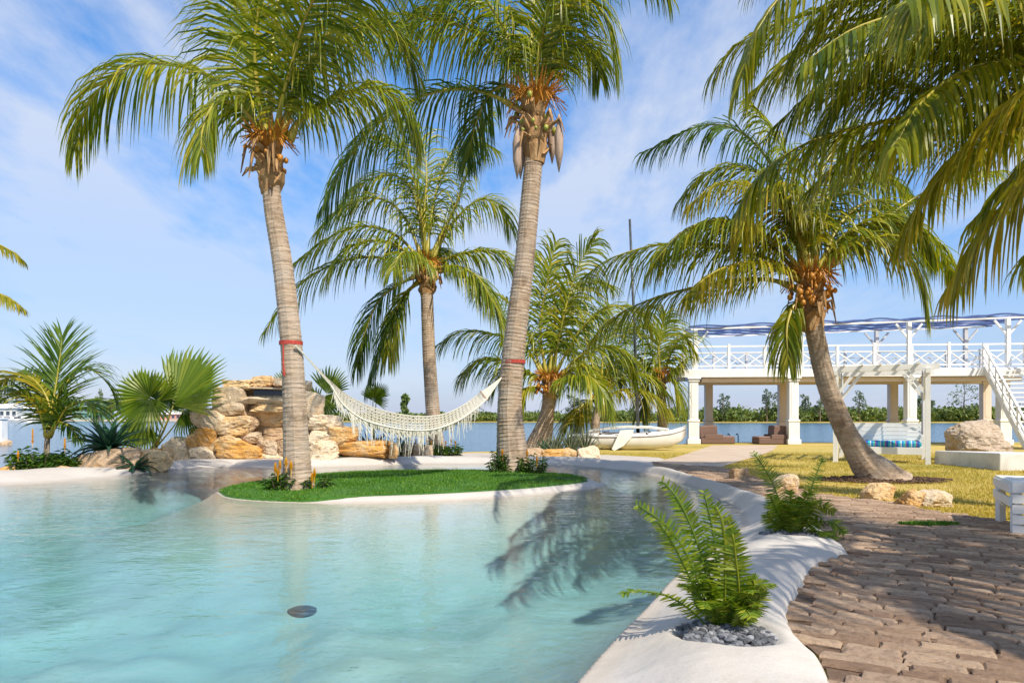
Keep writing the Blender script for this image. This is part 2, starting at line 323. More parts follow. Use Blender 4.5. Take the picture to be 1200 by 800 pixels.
def catmull(pts, n):
    p = np.asarray(pts, float); q = np.vstack([2*p[0]-p[1], p, 2*p[-1]-p[-2]]); o_ = []
    m_ = len(p)-1
    for t_ in np.linspace(0, m_-1e-6, n):
        i = int(t_); u = t_-i; a, b_, c_, d_ = q[i], q[i+1], q[i+2], q[i+3]
        o_.append(.5*((2*b_)+(-a+c_)*u+(2*a-5*b_+4*c_-d_)*u*u+(-a+3*b_-3*c_+d_)*u**3))
    o_ = np.array(o_); seg = np.linalg.norm(np.diff(o_, axis=0), axis=1); L = np.r_[0, np.cumsum(seg)]
    tt = np.linspace(0, L[-1], n); return np.column_stack([np.interp(tt, L, o_[:, k]) for k in range(o_.shape[1])]), L[-1]
def nrm(a): return a/np.maximum(np.linalg.norm(a, axis=-1, keepdims=True), 1e-9)
def copy_tree(o, parent=None, loc=None, rz=None, label=None):
    c = o.copy(); C.objects.link(c)
    if parent: c.parent = parent
    if loc is not None: c.location = loc
    if rz is not None: c.rotation_euler = (0, 0, rz)
    if label: c['label'] = label
    ORG[c.name] = ORG[o.name]
    for ch in list(o.children): copy_tree(ch, c)
    return c

# ------------------------------------------------------------------ large structure: outlines in plan
WL = -0.06
def Gxy(px, py, z): g = G(px, py, z); return (g.x, g.y)
WATER = [Gxy(*p, WL) for p in [(675, 800), (720, 749), (765, 704), (789, 677), (830, 645), (862, 622), (868, 604), (858, 590), (833, 578), (787, 562), (745, 553), (700, 548),
         (660, 545), (600, 543.5), (480, 544), (440, 545.5), (400, 547), (330, 548), (250, 548), (200, 551), (150, 557), (90, 563), (0, 569)]]+[(-12, 12.2), (-15, 10), (-15, 1.2), (-.75, 1.2)]
OUTER = [Gxy(*p, .05) for p in [(985, 800), (981, 787), (971, 770), (950, 753), (929, 722), (938, 695), (950, 676), (964, 657), (1000, 645), (978, 629), (958, 612), (930, 597), (905, 588), (880, 578), (840, 566),
         (800, 555), (770, 547), (745, 542.5), (700, 538.5), (650, 536), (600, 535.5), (520, 535.5), (470, 536), (395, 538), (330, 538.5), (250, 538.5), (200, 541), (150, 545), (85, 549), (0, 550.5)]]+[(-13.5, 14.6), (-16.5, 12), (-16.5, .4), (1.35, .4)]
ISLE = [(-5.0, 11.5), (-4.4, 10.6), (-3.4, 10.12), (-2.3, 10.0), (-1.4, 10.15), (-.4, 10.6), (.7, 11.35), (1.75, 12.6), (1.35, 14.0), (.2, 15.0), (-2, 15.25), (-3.6, 14.7), (-4.6, 13.4)]
SHORE = np.array([(-90, 13.5), (-14, 15.9), (-11, 16.7), (-9.5, 18.4), (-7, 20.8), (-4, 22.6), (-1.5, 24), (1, 25), (4, 27), (7, 30), (9, 33.2), (90, 33.2)])
def smooth_loop(pts, n):
    p = list(pts); q, _ = catmull([p[-1]]+p+[p[0], p[1]], n+60)
    # keep the closed part only
    c_, _ = catmull(p+[p[0]], n); return c_
WATERs, OUTERs, ISLEs = smooth_loop(WATER, 150), smooth_loop(OUTER, 220), smooth_loop(ISLE, 70)
def sdf(X, Y, poly):
    """positive inside"""
    poly = np.asarray(poly)[:, :2]; d = np.full(X.shape, 1e9); ins = np.zeros(X.shape, bool); n = len(poly)
    for i in range(n):
        ax, ay = poly[i]; bx, by = poly[(i+1) % n]; ex, ey = bx-ax, by-ay; L2 = ex*ex+ey*ey
        if L2 < 1e-12: continue
        t_ = np.clip(((X-ax)*ex+(Y-ay)*ey)/L2, 0, 1); d = np.minimum(d, (X-ax-t_*ex)**2+(Y-ay-t_*ey)**2)
        if abs(ey) > 1e-12: ins ^= ((ay > Y) != (by > Y)) & (X < ex*(Y-ay)/ey+ax)
    d = np.sqrt(d); return np.where(ins, d, -d)
def vnoise(X, Y, s, seed=0.0):
    f = X.ravel(); g = Y.ravel(); return np.array([mnoise.noise((a*s+seed, b_*s, seed*.7)) for a, b_ in zip(f, g)]).reshape(X.shape)
POCKETS = [(G(852, 742, .05), .27), (G(928, 628, .05), .30)]
def shell_z(X, Y, nz):
    dw, do, di = sdf(X, Y, WATERs), sdf(X, Y, OUTERs), -sdf(X, Y, ISLEs)
    z = np.zeros(X.shape)
    d = np.minimum(dw, di)
    lam = .75+2.3*sstep(8, 15, Y+.25*np.maximum(0, -X-4))
    und = WL-1.12*(1-np.exp(-np.maximum(d, 0)/lam))-.03*sstep(0, .15, d)+nz*.17*sstep(.5, 2.5, d)
    s_ = np.clip(-dw/np.maximum(-dw+np.maximum(do, 0), 1e-4), 0, 1)
    cop = WL+.165*sstep(0, .55, s_)-.05*sstep(.72, 1, s_)+nz*.035*sstep(0, .4, s_)*(1-sstep(.7, 1, s_))
    isl = WL+.075*sstep(0, .28, -di)+.04*sstep(.3, 1.5, -di)
    z = np.where(d > 0, und, np.where(di < 0, isl, cop))
    for p_, r_ in POCKETS:
        rr = np.hypot((X-p_.x), (Y-p_.y)*.8); z = z-.05*(1-sstep(r_*.75, r_*1.1, rr))
    z = np.where(do < .06, np.minimum(z, .058-.9*np.maximum(.06-do, 0)**1.25*4.2), z)
    return z, do, di, dw
def grid_mesh(x0, x1, y0, y1, st):
    xs = np.arange(x0, x1+st, st); ys = np.arange(y0, y1+st, st); X, Y = np.meshgrid(xs, ys); return X, Y
def grid_faces(mask):
    """faces where any corner is in mask; returns vertex index map and faces"""
    ny, nx = mask.shape; idx = np.arange(ny*nx).reshape(ny, nx)
    m4 = mask[:-1, :-1] | mask[1:, :-1] | mask[:-1, 1:] | mask[1:, 1:]
    q = np.stack([idx[:-1, :-1][m4], idx[:-1, 1:][m4], idx[1:, 1:][m4], idx[1:, :-1][m4]], 1)
    used = np.unique(q); remap = -np.ones(ny*nx, int); remap[used] = np.arange(len(used)); return used, remap[q]
def shore_y(X): return np.interp(X, SHORE[:, 0], SHORE[:, 1])

def steps(*seg):
    o_ = [seg[0][0]]
    for a_, b_, st_ in seg: o_ += list(np.linspace(a_, b_, max(2, int(round((b_-a_)/st_)))+1)[1:])
    return np.array(o_)
X, Y = np.meshgrid(steps((-16.8, -5.4, .11), (-5.4, -.2, .07), (-.2, 3.7, .024), (3.7, 6.2, .05)), steps((.3, 2.6, .1), (2.6, 7.4, .024), (7.4, 12, .045), (12, 20.6, .07)))
nz = vnoise(X, Y, .75, 2.3)+.5*vnoise(X, Y, 1.9, 5.1)
Z, do, di, dw = shell_z(X, Y, nz)
used, fc = grid_faces(do > -.12)
V = np.stack([X, Y, Z], 2).reshape(-1, 3)[used]
tag(link_mesh('pool_basin', V, fc.tolist(), 'plaster', smooth=True), 'white plaster lagoon pool basin with a soft rounded rim', None, None, 'structure')
# turf of the islet: a thin mat lying on the shell
X, Y = grid_mesh(-5.3, 2.1, 9.8, 15.6, .06)
Zs, _, di2, _ = shell_z(X, Y, np.zeros(X.shape)); ins = -di2
inset = .05+.30*sstep(-3.3, -1.6, X)*(1-sstep(13.2, 14.5, Y))
tz = Zs+.035*sstep(-.04, .12, ins-inset)-.06*(1-sstep(-.12, .0, ins-inset))+.02*sstep(.4, 1.6, ins)
used, fc = grid_faces(ins-inset > -.1)
link_mesh('island_lawn', np.stack([X, Y, tz], 2).reshape(-1, 3)[used], fc.tolist(), 'turf_soil', smooth=True)['kind'] = 'structure'
bpy.data.objects['island_lawn']['label'] = 'bright green turf covering the islet in the pool'
# turf blades
def blades(name, pts, h0, h1, wd, mat, lean=.5):
    n = len(pts); pts = np.asarray(pts); a = rng.uniform(0, 2*np.pi, n); h = rng.uniform(h0, h1, n); l = rng.uniform(0, lean, n)*h; b_ = rng.uniform(0, 2*np.pi, n)
    wv = np.stack([np.cos(a), np.sin(a), np.zeros(n)], 1)*wd/2; tip = pts+np.stack([np.cos(b_)*l, np.sin(b_)*l, h], 1)
    V = np.stack([pts-wv, pts+wv, tip], 1).reshape(-1, 3); return link_mesh(name, V, np.arange(3*n).reshape(-1, 3).tolist(), mat)
n = 150000; xx = rng.uniform(-5.2, 2, n); yy = rng.uniform(9.9, 15.4, n)
Zb, _, db, _ = shell_z(xx, yy, np.zeros(n)); insb = -db; ib = .05+.30*sstep(-3.3, -1.6, xx)*(1-sstep(13.2, 14.5, yy)); k = insb-ib > .0
k &= rng.random(n) < .55+.8*np.array([mnoise.noise((a*1.7, b_*1.7, 3.)) for a, b_ in zip(xx, yy)])
tag(blades('turf_grass', np.stack([xx, yy, Zb+.03+.02*sstep(.4, 1.6, insb)], 1)[k], .012, .045, .012, 'turf_blade', .9), 'short bright green turf grass on the islet', 'grass', None, 'stuff')

# pool water: one closed body, its underside below the basin floor
wp = np.array([(x, y) for x, y in smooth_loop(WATER, 120)]); 
cx_, cy_ = wp.mean(0)
wx = []
for x, y in OUTERs: wx.append((x, y))
wx = np.array(wx); lo = np.vstack([wx, wx]); nW = len(wx)
# the surface reaches 4 cm past the waterline under the rim, where the shell hides it
Xg, Yg = grid_mesh(-15.6, 3.2, .9, 19.2, .2)
dwg = sdf(Xg, Yg, WATERs); usedw, fw = grid_faces(dwg > -.02)
Vt = np.stack([Xg, Yg, np.full(Xg.shape, WL)], 2).reshape(-1, 3)[usedw]
bmw = bmesh.new(); vs = [bmw.verts.new(p) for p in Vt]
for q in fw: bmw.faces.new([vs[i] for i in q])
ext = bmesh.ops.extrude_face_region(bmw, geom=bmw.faces[:])
for e_ in ext['geom']:
    if isinstance(e_, bmesh.types.BMVert): e_.co.z = -1.9
bmesh.ops.recalc_face_normals(bmw, faces=bmw.faces[:])
me = bpy.data.meshes.new('pool_water'); bmw.to_mesh(me); bmw.free(); me.materials.append(MATS['pool_water'])
pw = bpy.data.objects.new('pool_water', me); C.objects.link(pw); tag(pw, 'clear turquoise pool water with light ripples', None, None, 'structure')

# ground with dropped edge at the lagoon
X, Y = grid_mesh(-40, 40, -6, 36, .2)
do_g = sdf(X, Y, OUTERs); sy = shore_y(X)
Zg = np.where(Y > sy, -1.7*sstep(0, .3, Y-sy), 0)+0.0
keep = (do_g < .02) & (Y < sy+.8)
usedg, fg = grid_faces(keep)
gv = np.stack([X, Y, np.where(do_g > .10, -.4, Zg)], 2).reshape(-1, 3)[usedg]
tag(link_mesh('lawn', gv, fg.tolist(), 'lawn', smooth=False), 'sunlit dry yellow-green lawn by the water', None, None, 'structure')
# lagoon
far = [(2500, 2600), (-2500, 2600)]
near = [(float(x), float(y)-.05) for x, y in SHORE]; near[0] = (-2500, 13.4); near[-1] = (2500, 33.1); 
lg = [(*p, -.6) for p in near]+[(*p, -.6) for p in far]
tag(link_mesh('lagoon', lg, [tuple(range(len(lg)))], 'lagoon_water'), 'calm blue lagoon reaching to the far shore', None, None, 'structure')
# far shores
def land(name, pts, mat, z=-.25):
    b_ = MB(); n = len(pts); b_.add([(x, y, z) for x, y in pts]+[(x, y, -1.2) for x, y in pts], [tuple(range(n))]+[(i, n+i, n+(i+1) % n, (i+1) % n) for i in range(n)])
    o_ = b_.build(name, mat); o_['kind'] = 'structure'; return o_
tag(land('far_shore', [(-70, 262), (30, 236), (110, 226), (200, 222), (420, 225), (700, 300), (700, 700), (-70, 700)], 'lawn'), 'low far bank beneath the mangroves', None)
tag(land('far_beach', [(-420, 330), (-250, 335), (-150, 330), (-75, 300), (-70, 262), (-60, 700), (-600, 700), (-600, 330)], 'sand', .2), 'sandy far beach below the houses', None)

# plaza, path and paving sheets (4 mm apart)
def sheet(name, pts, mat, z, label):
    o_ = link_mesh(name, [(x, y, z) for x, y in pts], [tuple(range(len(pts)))], mat); tag(o_, label, None, None, 'structure'); return o_
plz = [Gxy(*p, 0) for p in [(470, 537), (520, 536.5), (600, 536.5), (650, 537), (700, 539.5), (745, 544), (772, 548.5), (790, 543), (772, 536), (715, 533), (640, 531.5), (560, 530.5), (470, 533)]]
sheet('pool_terrace', plz, 'plaza', .004, 'pale grey concrete terrace along the back of the pool')
pth = [Gxy(*p, 0) for p in [(768, 541), (800, 533.5), (822, 526), (836, 521.5), (912, 521.5), (905, 528), (893, 533), (868, 540), (842, 548.5), (800, 547)]]
sheet('garden_path', pth, 'path_concrete', .008, 'pale sandy concrete path leading to the white pavilion')
BR = [Gxy(*p, 0) for p in [(764, 540.8), (800, 546), (842, 547.8), (855, 550), (870, 556), (890, 563), (915, 570), (960, 580), (1025, 588), (1075, 597), (1125, 604), (1162, 611), (1210, 620), (1300, 640)]]
BR += [(8.5, 5.0), (8.5, .6), (1.3, .6)]
# back along the rim, tucked 6 cm under it
back = [Gxy(*p, 0) for p in [(985, 800), (981, 787), (971, 770), (950, 753), (929, 722), (938, 695), (950, 676), (964, 657), (1000, 645), (978, 629), (958, 612), (930, 597), (905, 588), (880, 578), (840, 566), (800, 555), (770, 547)]]
BR += [(x-.05, y) for x, y in back]
pav = sheet('brick_paving', BR, 'mortar', .012, 'weathered brown stone paving curving beside the pool')

# pavers: random-length courses laid at a slant
BRn = np.array(BR)
def paver_mesh(L, Wd, H, seed):
    r_ = random.Random(seed); V = []
    def ring(inx, z, j): 
        for sx, sy in ((-1, -1), (-.35, -1), (.35, -1), (1, -1), (1, 1), (.35, 1), (-.35, 1), (-1, 1)):
            V.append((sx*(L/2-inx)+r_.uniform(-j, j), sy*(Wd/2-inx)+r_.uniform(-j, j), z+r_.uniform(-j, j)*.4))
    ring(0, 0, .0); ring(.0, H*.6, .007); ring(.011, H, .009)
    Fq = []
    for l_ in (0, 8): Fq += [(l_+i, l_+(i+1) % 8, l_+8+(i+1) % 8, l_+8+i) for i in range(8)]
    Fq += [(16, 17, 22, 23), (17, 18, 21, 22), (18, 19, 20, 21)]
    return V, Fq
LENS = [.17, .21, .26, .32, .38]; PW = .094; VAR = []
for li, L in enumerate(LENS):
    for k in range(3):
        V_, F_ = paver_mesh(L, PW, .03, li*10+k); me = bpy.data.meshes.new('paver'); me.from_pydata(V_, [], F_); me.materials.append(MATS['paver']); me.update(); VAR.append((li, me, V_, F_))
ang = R(-31); ca, sa = math.cos(ang), math.sin(ang); cand = []
rb = random.Random(11)
for j in range(-210, 210):
    v_ = j*(PW+.006); u_ = -16+rb.uniform(0, .4)
    wob = rb.uniform(-.006, .006)
    while u_ < 16:
        li = rb.randrange(5); L = LENS[li]; uc = u_+L/2; u_ += L+.006+rb.uniform(0, .010)
        x, y = 4+uc*ca-v_*sa, 6+uc*sa+v_*ca+wob
        if .4 < y < 17.5 and 0.9 < x < 8.4: cand.append((x, y, li))
ca_ = np.array([(c[0], c[1]) for c in cand]); dB = sdf(ca_[:, 0], ca_[:, 1], BRn); dO = sdf(ca_[:, 0], ca_[:, 1], OUTERs)
cand = [c for c, d1, d2 in zip(cand, dB, dO) if d1 > .01 and d2 < .06]
def on_screen(x, y): px, py = 600+F*x/y, HZ+F*CH/y; return -30 < px < 1230 and py < 815
cand.sort(key=lambda c: (0 if on_screen(c[0], c[1]) else 1, math.hypot(c[0], c[1])))
SV, SF = [], []
for i, (x, y, li) in enumerate(cand):
    vr = VAR[li*3+rb.randrange(3)]; rz = ang+rb.uniform(-.03, .03); z = .004+rb.uniform(-.003, .003)
    if i < 300:
        o_ = bpy.data.objects.new('paver', vr[1]); C.objects.link(o_); o_.parent = pav; o_.location = (x, y, z); o_.rotation_euler = (rb.uniform(-.02, .02), rb.uniform(-.012, .012), rz)
    else:
        c_, s_ = math.cos(rz), math.sin(rz); b0 = len(SV); SV += [(x+p[0]*c_-p[1]*s_, y+p[0]*s_+p[1]*c_, z+p[2]) for p in vr[2]]; SF += [tuple(q+b0 for q in f_) for f_ in vr[3]]
o_ = link_mesh('further_pavers', SV, SF, 'paver', pav); o_['kind'] = 'stuff'

# lawn blades, thick near the paving, with a grassy tuft between the pavers
n = 150000; yy = 8+15*rng.random(n)**1.5; xx = rng.uniform(1.5, 17, n)
ok = (sdf(xx, yy, BRn) < -.02) & (sdf(xx, yy, np.array(pth)) < 0) & (sdf(xx, yy, OUTERs) < -.05) & (sdf(xx, yy, np.array(plz)) < 0)
cl = np.array([mnoise.noise((a*.6, b_*.9, 1.0)) for a, b_ in zip(xx, yy)]); ok &= (cl+rng.random(n)*.9 > .1)
tag(blades('lawn_grass', np.stack([xx, yy, np.zeros(n)], 1)[ok], .02, .055, .012, 'lawn_blade', .8), 'short yellow-green grass blades over the lawn', 'grass', None, 'stuff')
c_ = G(1088, 617, 0); n = 1600; a = rng.uniform(0, 6.28, n); r_ = np.sqrt(rng.random(n))
tag(blades('grass_tuft', np.stack([c_.x+np.cos(a)*r_*.33, c_.y+np.sin(a)*r_*.12, np.full(n, .03)], 1), .01, .045, .01, 'turf_blade', .9), 'small green grass tuft growing between the brown pavers', 'grass', None, 'stuff')

# ------------------------------------------------------------------ palms
def frond_geo(pts, L=.9, n=62, wd=.036, droop=.30, t0=.14, ang0=62, ang1=24, spread=None, vlift=.25, seed=0, segs=4, hang=1.3, ragged=.14):
    if hang > 1: n, wd = int(n*1.3), wd*1.02
    """leaflets along a rachis through pts; returns leaflet verts/faces and the rachis samples"""
    rg = np.random.default_rng(seed); Cv, Ln = catmull(pts, 40); T = nrm(np.gradient(Cv, axis=0))
    if spread is None:
        a = Cv[-1]-Cv[0]; a = np.array([a[0], a[1], 0]); h = np.hypot(a[0], a[1])
        a = a/h if h > .15 else np.array([math.cos(seed), math.sin(seed), 0]); S0 = np.array([a[1], -a[0], 0])
    else: S0 = np.array(spread, float)
    S = nrm(S0-T*(T@S0)[:, None]); U = np.cross(S, T)
    Vv, Ff = [], []
    for side in (-1, 1):
        tt = t0+(1-t0)*(np.arange(n)+rg.uniform(-.3, .3, n)+.5)/n; tt = np.clip(tt, 0, 1)
        keep = rg.random(n) > .03; tt = tt[keep]; m_ = len(tt)
        x = tt*39; i0 = np.minimum(x.astype(int), 38); u = (x-i0)[:, None]
        base = Cv[i0]*(1-u)+Cv[i0+1]*u; Tt = T[i0]; Ss = S[i0]*side; Uu = U[i0]
        s_ = (tt-t0)/(1-t0); prof = np.minimum(1, .62+1.5*s_)*np.where(s_ > .45, 1-.62*((s_-.45)/.55)**1.7, 1)
        ln = (1.62 if hang > 1 else 1.32)*L*prof*rg.uniform(1-ragged, 1+ragged*.6, m_)
        A = np.radians(ang0+(ang1-ang0)*s_+rg.normal(0, 5, m_))[:, None]; B = (vlift*(1-.5*s_)+rg.normal(0, .10, m_))[:, None]
        d = nrm(Tt*np.cos(A)+(Ss*np.cos(B)+Uu*np.sin(B))*np.sin(A))
        p = base.copy(); rows = []
        wv0 = nrm(Tt-d*np.sum(Tt*d, 1, keepdims=True)); tw = rg.normal(0, .35, m_)[:, None]
        wsc = [.75, 1.0, .85, .5, 0]
        kd = (droop*hang*rg.uniform(.7, 1.3, m_))[:, None]
        for k in range(segs+1):
            wv = nrm(wv0-d*np.sum(wv0*d, 1, keepdims=True)); bn = np.cross(wv, d); wv = nrm(wv+bn*tw)
            wk = wd*np.interp(k/segs, [0, .25, .5, .75, 1], wsc)/2
            if k < segs: rows.append(p-wv*wk); rows.append(p+wv*wk)
            else: rows.append(p.copy())
            d = nrm(d+np.array([0, 0, -1.0])*kd*(.6+.55*k)); p = p+d*(ln/segs)[:, None]
        V_ = np.stack(rows, 1); nv = V_.shape[1]; b0 = sum(len(q) for q in Vv); Vv.append(V_.reshape(-1, 3))
        for i in range(m_):
            o_ = b0+i*nv
            for k in range(segs-1): Ff.append((o_+2*k, o_+2*k+1, o_+2*k+3, o_+2*k+2))
            Ff.append((o_+2*segs-2, o_+2*segs-1, o_+2*segs))
    return np.vstack(Vv), Ff, Cv
def add_frond(root, pts, mat='palm_leaf', r0=.05, stem='petiole', **kw):
    V_, F_, Cv = frond_geo(pts, **kw); fo = link_mesh('frond', V_, F_, mat, root)
    q = Cv[::2]; k = len(q); MB().tube(q, [max(.006, r0*(1-i/(k-1))**.8*(1.5 if i < 2 else 1)) for i in range(k)], 5).build('rachis', stem, fo, True)
    return fo
def trunk(root, pts, rad, sides=18, ring=.075, seed=0, mat='palm_bark'):
    rg = np.random.default_rng(seed); Cv, Ln = catmull([(*p, r_) for p, r_ in zip(pts, rad)], max(30, int(_len(pts)/ring)*4))
    P3 = Cv[:, :3]; rr = Cv[:, 3].copy(); s_ = np.arange(len(P3)); ph = (s_ % 4)
    amp = np.repeat(rg.uniform(.2, 1.1, len(rr)//4+1), 4)[:len(rr)]
    rr = rr*(1+amp*np.where(ph == 0, .026, np.where(ph == 1, .004, np.where(ph == 2, -.012, -.006))))*(1+rg.normal(0, .007, len(rr)))
    T = nrm(np.gradient(P3, axis=0)); ref = np.array([1, 0, 0.]); V_ = []
    jit = rg.normal(0, .006, (len(P3), sides)); lob = rg.normal(0, .02, sides)
    for i in range(len(P3)):
        sx = nrm(ref-T[i]*(ref@T[i])); u = np.cross(T[i], sx)
        for k in range(sides):
            a = 2*math.pi*k/sides; V_.append(P3[i]+(sx*math.cos(a)+u*math.sin(a))*rr[i]*(1+jit[i, k]+lob[k])+T[i]*.008*math.sin(3*a+i*1.7))
    n_ = len(P3); F_ = [(i*sides+k, i*sides+(k+1) % sides, (i+1)*sides+(k+1) % sides, (i+1)*sides+k) for i in range(n_-1) for k in range(sides)]
    F_.append(tuple(range((n_-1)*sides, n_*sides)))
    return link_mesh('trunk', V_, F_, mat, root)
def _len(pts): return sum((Vector(a)-Vector(b_)).length for a, b_ in zip(pts, pts[1:]))
def rock_geo(size, seed, sub=3, box=.55, rough=.16, tilt=.25, lo_=.64):
    bm = bmesh.new(); bmesh.ops.create_icosphere(bm, subdivisions=sub+1, radius=1); r_ = random.Random(seed); off = Vector((r_.uniform(0, 90), r_.uniform(0, 90), r_.uniform(0, 90)))
    cuts = [Vector((r_.gauss(0, 1), r_.gauss(0, 1), r_.gauss(0, .8))).normalized() for _ in range(9)]; lim = [r_.uniform(lo_, .98)*(1+.45*(1-max(abs(c) for c in k_))) for k_ in cuts]
    M = Matrix.Rotation(r_.uniform(-tilt, tilt), 3, 'X') @ Matrix.Rotation(r_.uniform(-tilt, tilt), 3, 'Y') @ Matrix.Rotation(r_.uniform(-.35, .35), 3, 'Z')
    V_ = []; p_ = 2/box
    for v_ in bm.verts:
        d = v_.co.normalized(); q = d/((abs(d.x)**p_+abs(d.y)**p_+abs(d.z)**p_)**(1/p_))     # rounded block
        for c_, l_ in zip(cuts, lim):
            k = q.dot(c_)
            if k > l_: q -= c_*(k-l_)*.92
        rid = abs(mnoise.noise(q*2.3+off))
        q *= 1+rough*(.8*mnoise.noise(q*1.3+off)-.9*(max(0, .16-rid))+.45*mnoise.noise(q*4.1+off)+.30*mnoise.noise(q*9+off))
        V_.append(M @ Vector((q.x*size[0]/2, q.y*size[1]/2, q.z*size[2]/2)))
    F_ = [tuple(v_.index for v_ in f_.verts) for f_ in bm.faces]; bm.free()
    return V_, F_
def rock(name, c, size, seed, mat, parent=None, **kw):
    V_, F_ = rock_geo(size, seed, **kw); c = Vector(c); o_ = link_mesh(name, [v_+c for v_ in V_], F_, mat, parent, True, None if parent else c)
    o_.data.polygons.foreach_set('use_smooth', [False]*len(o_.data.polygons)); return o_
def crown_heart(root, c, r_, h, seed, nuts=0, nutmat='coconut', dead=6, axis=Vector((0, 0, 1))):
    """fibrous leaf bases, dead stubs and fruit under the fronds"""
    rd = random.Random(seed); c = Vector(c)
    m_ = MB()
    for k in range(16):                                                 # overlapping leaf-base boots
        a = k*2.4+rd.uniform(-.2, .2); z = -h*.5+h*(k/15)*1.05; rr = r_*(1.02-.35*(k/15)); b0 = c+Vector((math.cos(a)*rr*.55, math.sin(a)*rr*.55, z-.10)); 
        d = Vector((math.cos(a), math.sin(a), 0)); s_ = Vector((-math.sin(a), math.cos(a), 0)); wd = r_*rd.uniform(.55, .85); hh = h*rd.uniform(.28, .5)
        q = [b0-s_*wd, b0+s_*wd, b0+d*r_*.5+Vector((0, 0, hh*.5))-s_*wd*.75, b0+d*r_*.5+Vector((0, 0, hh*.5))+s_*wd*.75, b0+d*r_*.75+Vector((0, 0, hh))-s_*wd*.22, b0+d*r_*.75+Vector((0, 0, hh))+s_*wd*.22]
        q += [p-d*.05 for p in q]
        m_.add(q, [(0, 1, 3, 2), (2, 3, 5, 4), (7, 6, 8, 9), (9, 8, 10, 11), (0, 2, 8, 6), (2, 4, 10, 8), (1, 7, 9, 3), (3, 9, 11, 5), (4, 5, 11, 10), (0, 6, 7, 1)])
    m_.tube([c+axis*(-h*.75), c+axis*(-h*.4), c, c+axis*h*.5, c+axis*h*.8], [r_*.72, r_*.95, r_*.9, r_*.6, r_*.25], 12)
    m_.build('fibre_sheath', 'fibre', root)
    for k in range(dead):                                               # dead stubs and dry bracts
        a = rd.uniform(0, 6.28); d = Vector((math.cos(a), math.sin(a), 0)); b0 = c+d*r_*.6+Vector((0, 0, rd.uniform(-.3, .3)*h)); e1 = b0+d*r_*rd.uniform(.9, 1.6)+Vector((0, 0, rd.uniform(-.05, .3))); e2 = e1+d*r_*.4+Vector((0, 0, -rd.uniform(.1, .5)))
        MB().tube([b0, e1, e2], [.05, .035, .008], 5).build('leaf_stub', 'fibre', root)
    if nuts:
        m_ = MB(); bm = bmesh.new(); bmesh.ops.create_icosphere(bm, subdivisions=1, radius=1); iv = [v_.co.copy() for v_ in bm.verts]; jf = [tuple(v_.index for v_ in f_.verts) for f_ in bm.faces]; bm.free()
        cl = [-1.9, -.9, -2.9, .3, 2.2]
        for k in range(nuts):
            a = cl[k % 5]+rd.gauss(0, .28); rr = r_*rd.uniform(1.05, 1.95); p = c+Vector((math.cos(a)*rr, math.sin(a)*rr, rd.uniform(-.15, .65)*h)); s_ = rd.uniform(.028, .062)*min(1.25, r_/.2)
            m_.add([p+Vector((q.x*s_, q.y*s_, q.z*s_*1.25)) for q in iv], jf)
        o_ = m_.build('nut_clusters', nutmat, root, True); o_['kind'] = 'stuff'
        m_ = MB()
        for a0 in cl:
            for k in range(24):
                a = a0+rd.gauss(0, .45); d = Vector((math.cos(a), math.sin(a), 0)); b0 = c+Vector((0, 0, h*.3))+d*r_*.5
                m_.tube([b0, b0+d*r_*.8+Vector((0, 0, h*.45)), b0+d*r_*rd.uniform(1.3, 2.1)+Vector((0, 0, rd.uniform(-.1, .8)*h))], [.018, .013, .008], 4)
        o_ = m_.build('flower_sprays', 'coconut', root); o_['kind'] = 'stuff'
def px_pts(lst, Yc, dy, pw=1.2):
    n_ = len(lst)-1; return [tuple(P(x, y, Yc+dy*(i/n_)**pw)) for i, (x, y) in enumerate(lst)]
def palm(label, trunk_px, widths, Yc, fronds, seed, nuts=0, nutmat='coconut', L=.95, mat='palm_leaf', zb=0.0, dead=6, heart=(.20, .55), droop=.30, n=62, wd=.036, group='coconut palms of the garden', extra=0, r0=.05, fl=1.6, dYtop=0):
    k = len(trunk_px)-1; pts = [P(x, y, Yc+dYtop*(i/k)) for i, (x, y) in enumerate(trunk_px)]; base = Vector((pts[0].x, pts[0].y, zb))
    pts[0] = base-Vector((0, 0, .12)); rad = [w_*Yc/F/2 for w_ in widths]
    root = thing('coconut_palm', label, 'palm tree', base, group)
    trunk(root, [tuple(p) for p in pts], rad, seed=seed)
    Yt = Yc+dYtop; top = pts[-1]; crown_heart(root, top+Vector((0, 0, heart[1]*.25)), heart[0], heart[1], seed, nuts, nutmat, dead)
    for i, fr_ in enumerate(fronds):
        o_ = dict(L=L, droop=droop, n=n, wd=wd, mat=mat, seed=seed*100+i, r0=r0); o_.update(fr_[2] if len(fr_) > 2 else {})
        add_frond(root, px_pts(fr_[0], Yt, fr_[1]), **o_)
    rd = random.Random(seed+5)
    for i in range(extra):                                              # fronds that fill the far and near sides of the crown
        a = rd.uniform(0, 6.28); el = rd.uniform(.15, 1.15); ln = fl*rd.uniform(.8, 1.15); d = Vector((math.cos(a), math.sin(a), 0)); b0 = top+Vector((0, 0, heart[1]*.5))
        q = [b0, b0+d*ln*.33*math.cos(el)+Vector((0, 0, ln*.33*math.sin(el)))]
        q.append(q[1]+d*ln*.36*math.cos(el*.5)+Vector((0, 0, ln*.34*math.sin(el*.35)))); q.append(q[2]+d*ln*.24+Vector((0, 0, -ln*(.24 if el < .7 else .12))))
        add_frond(root, [tuple(p) for p in q], mat, r0, L=L*.9, droop=droop, n=n, wd=wd, seed=seed*1000+i)
    return root

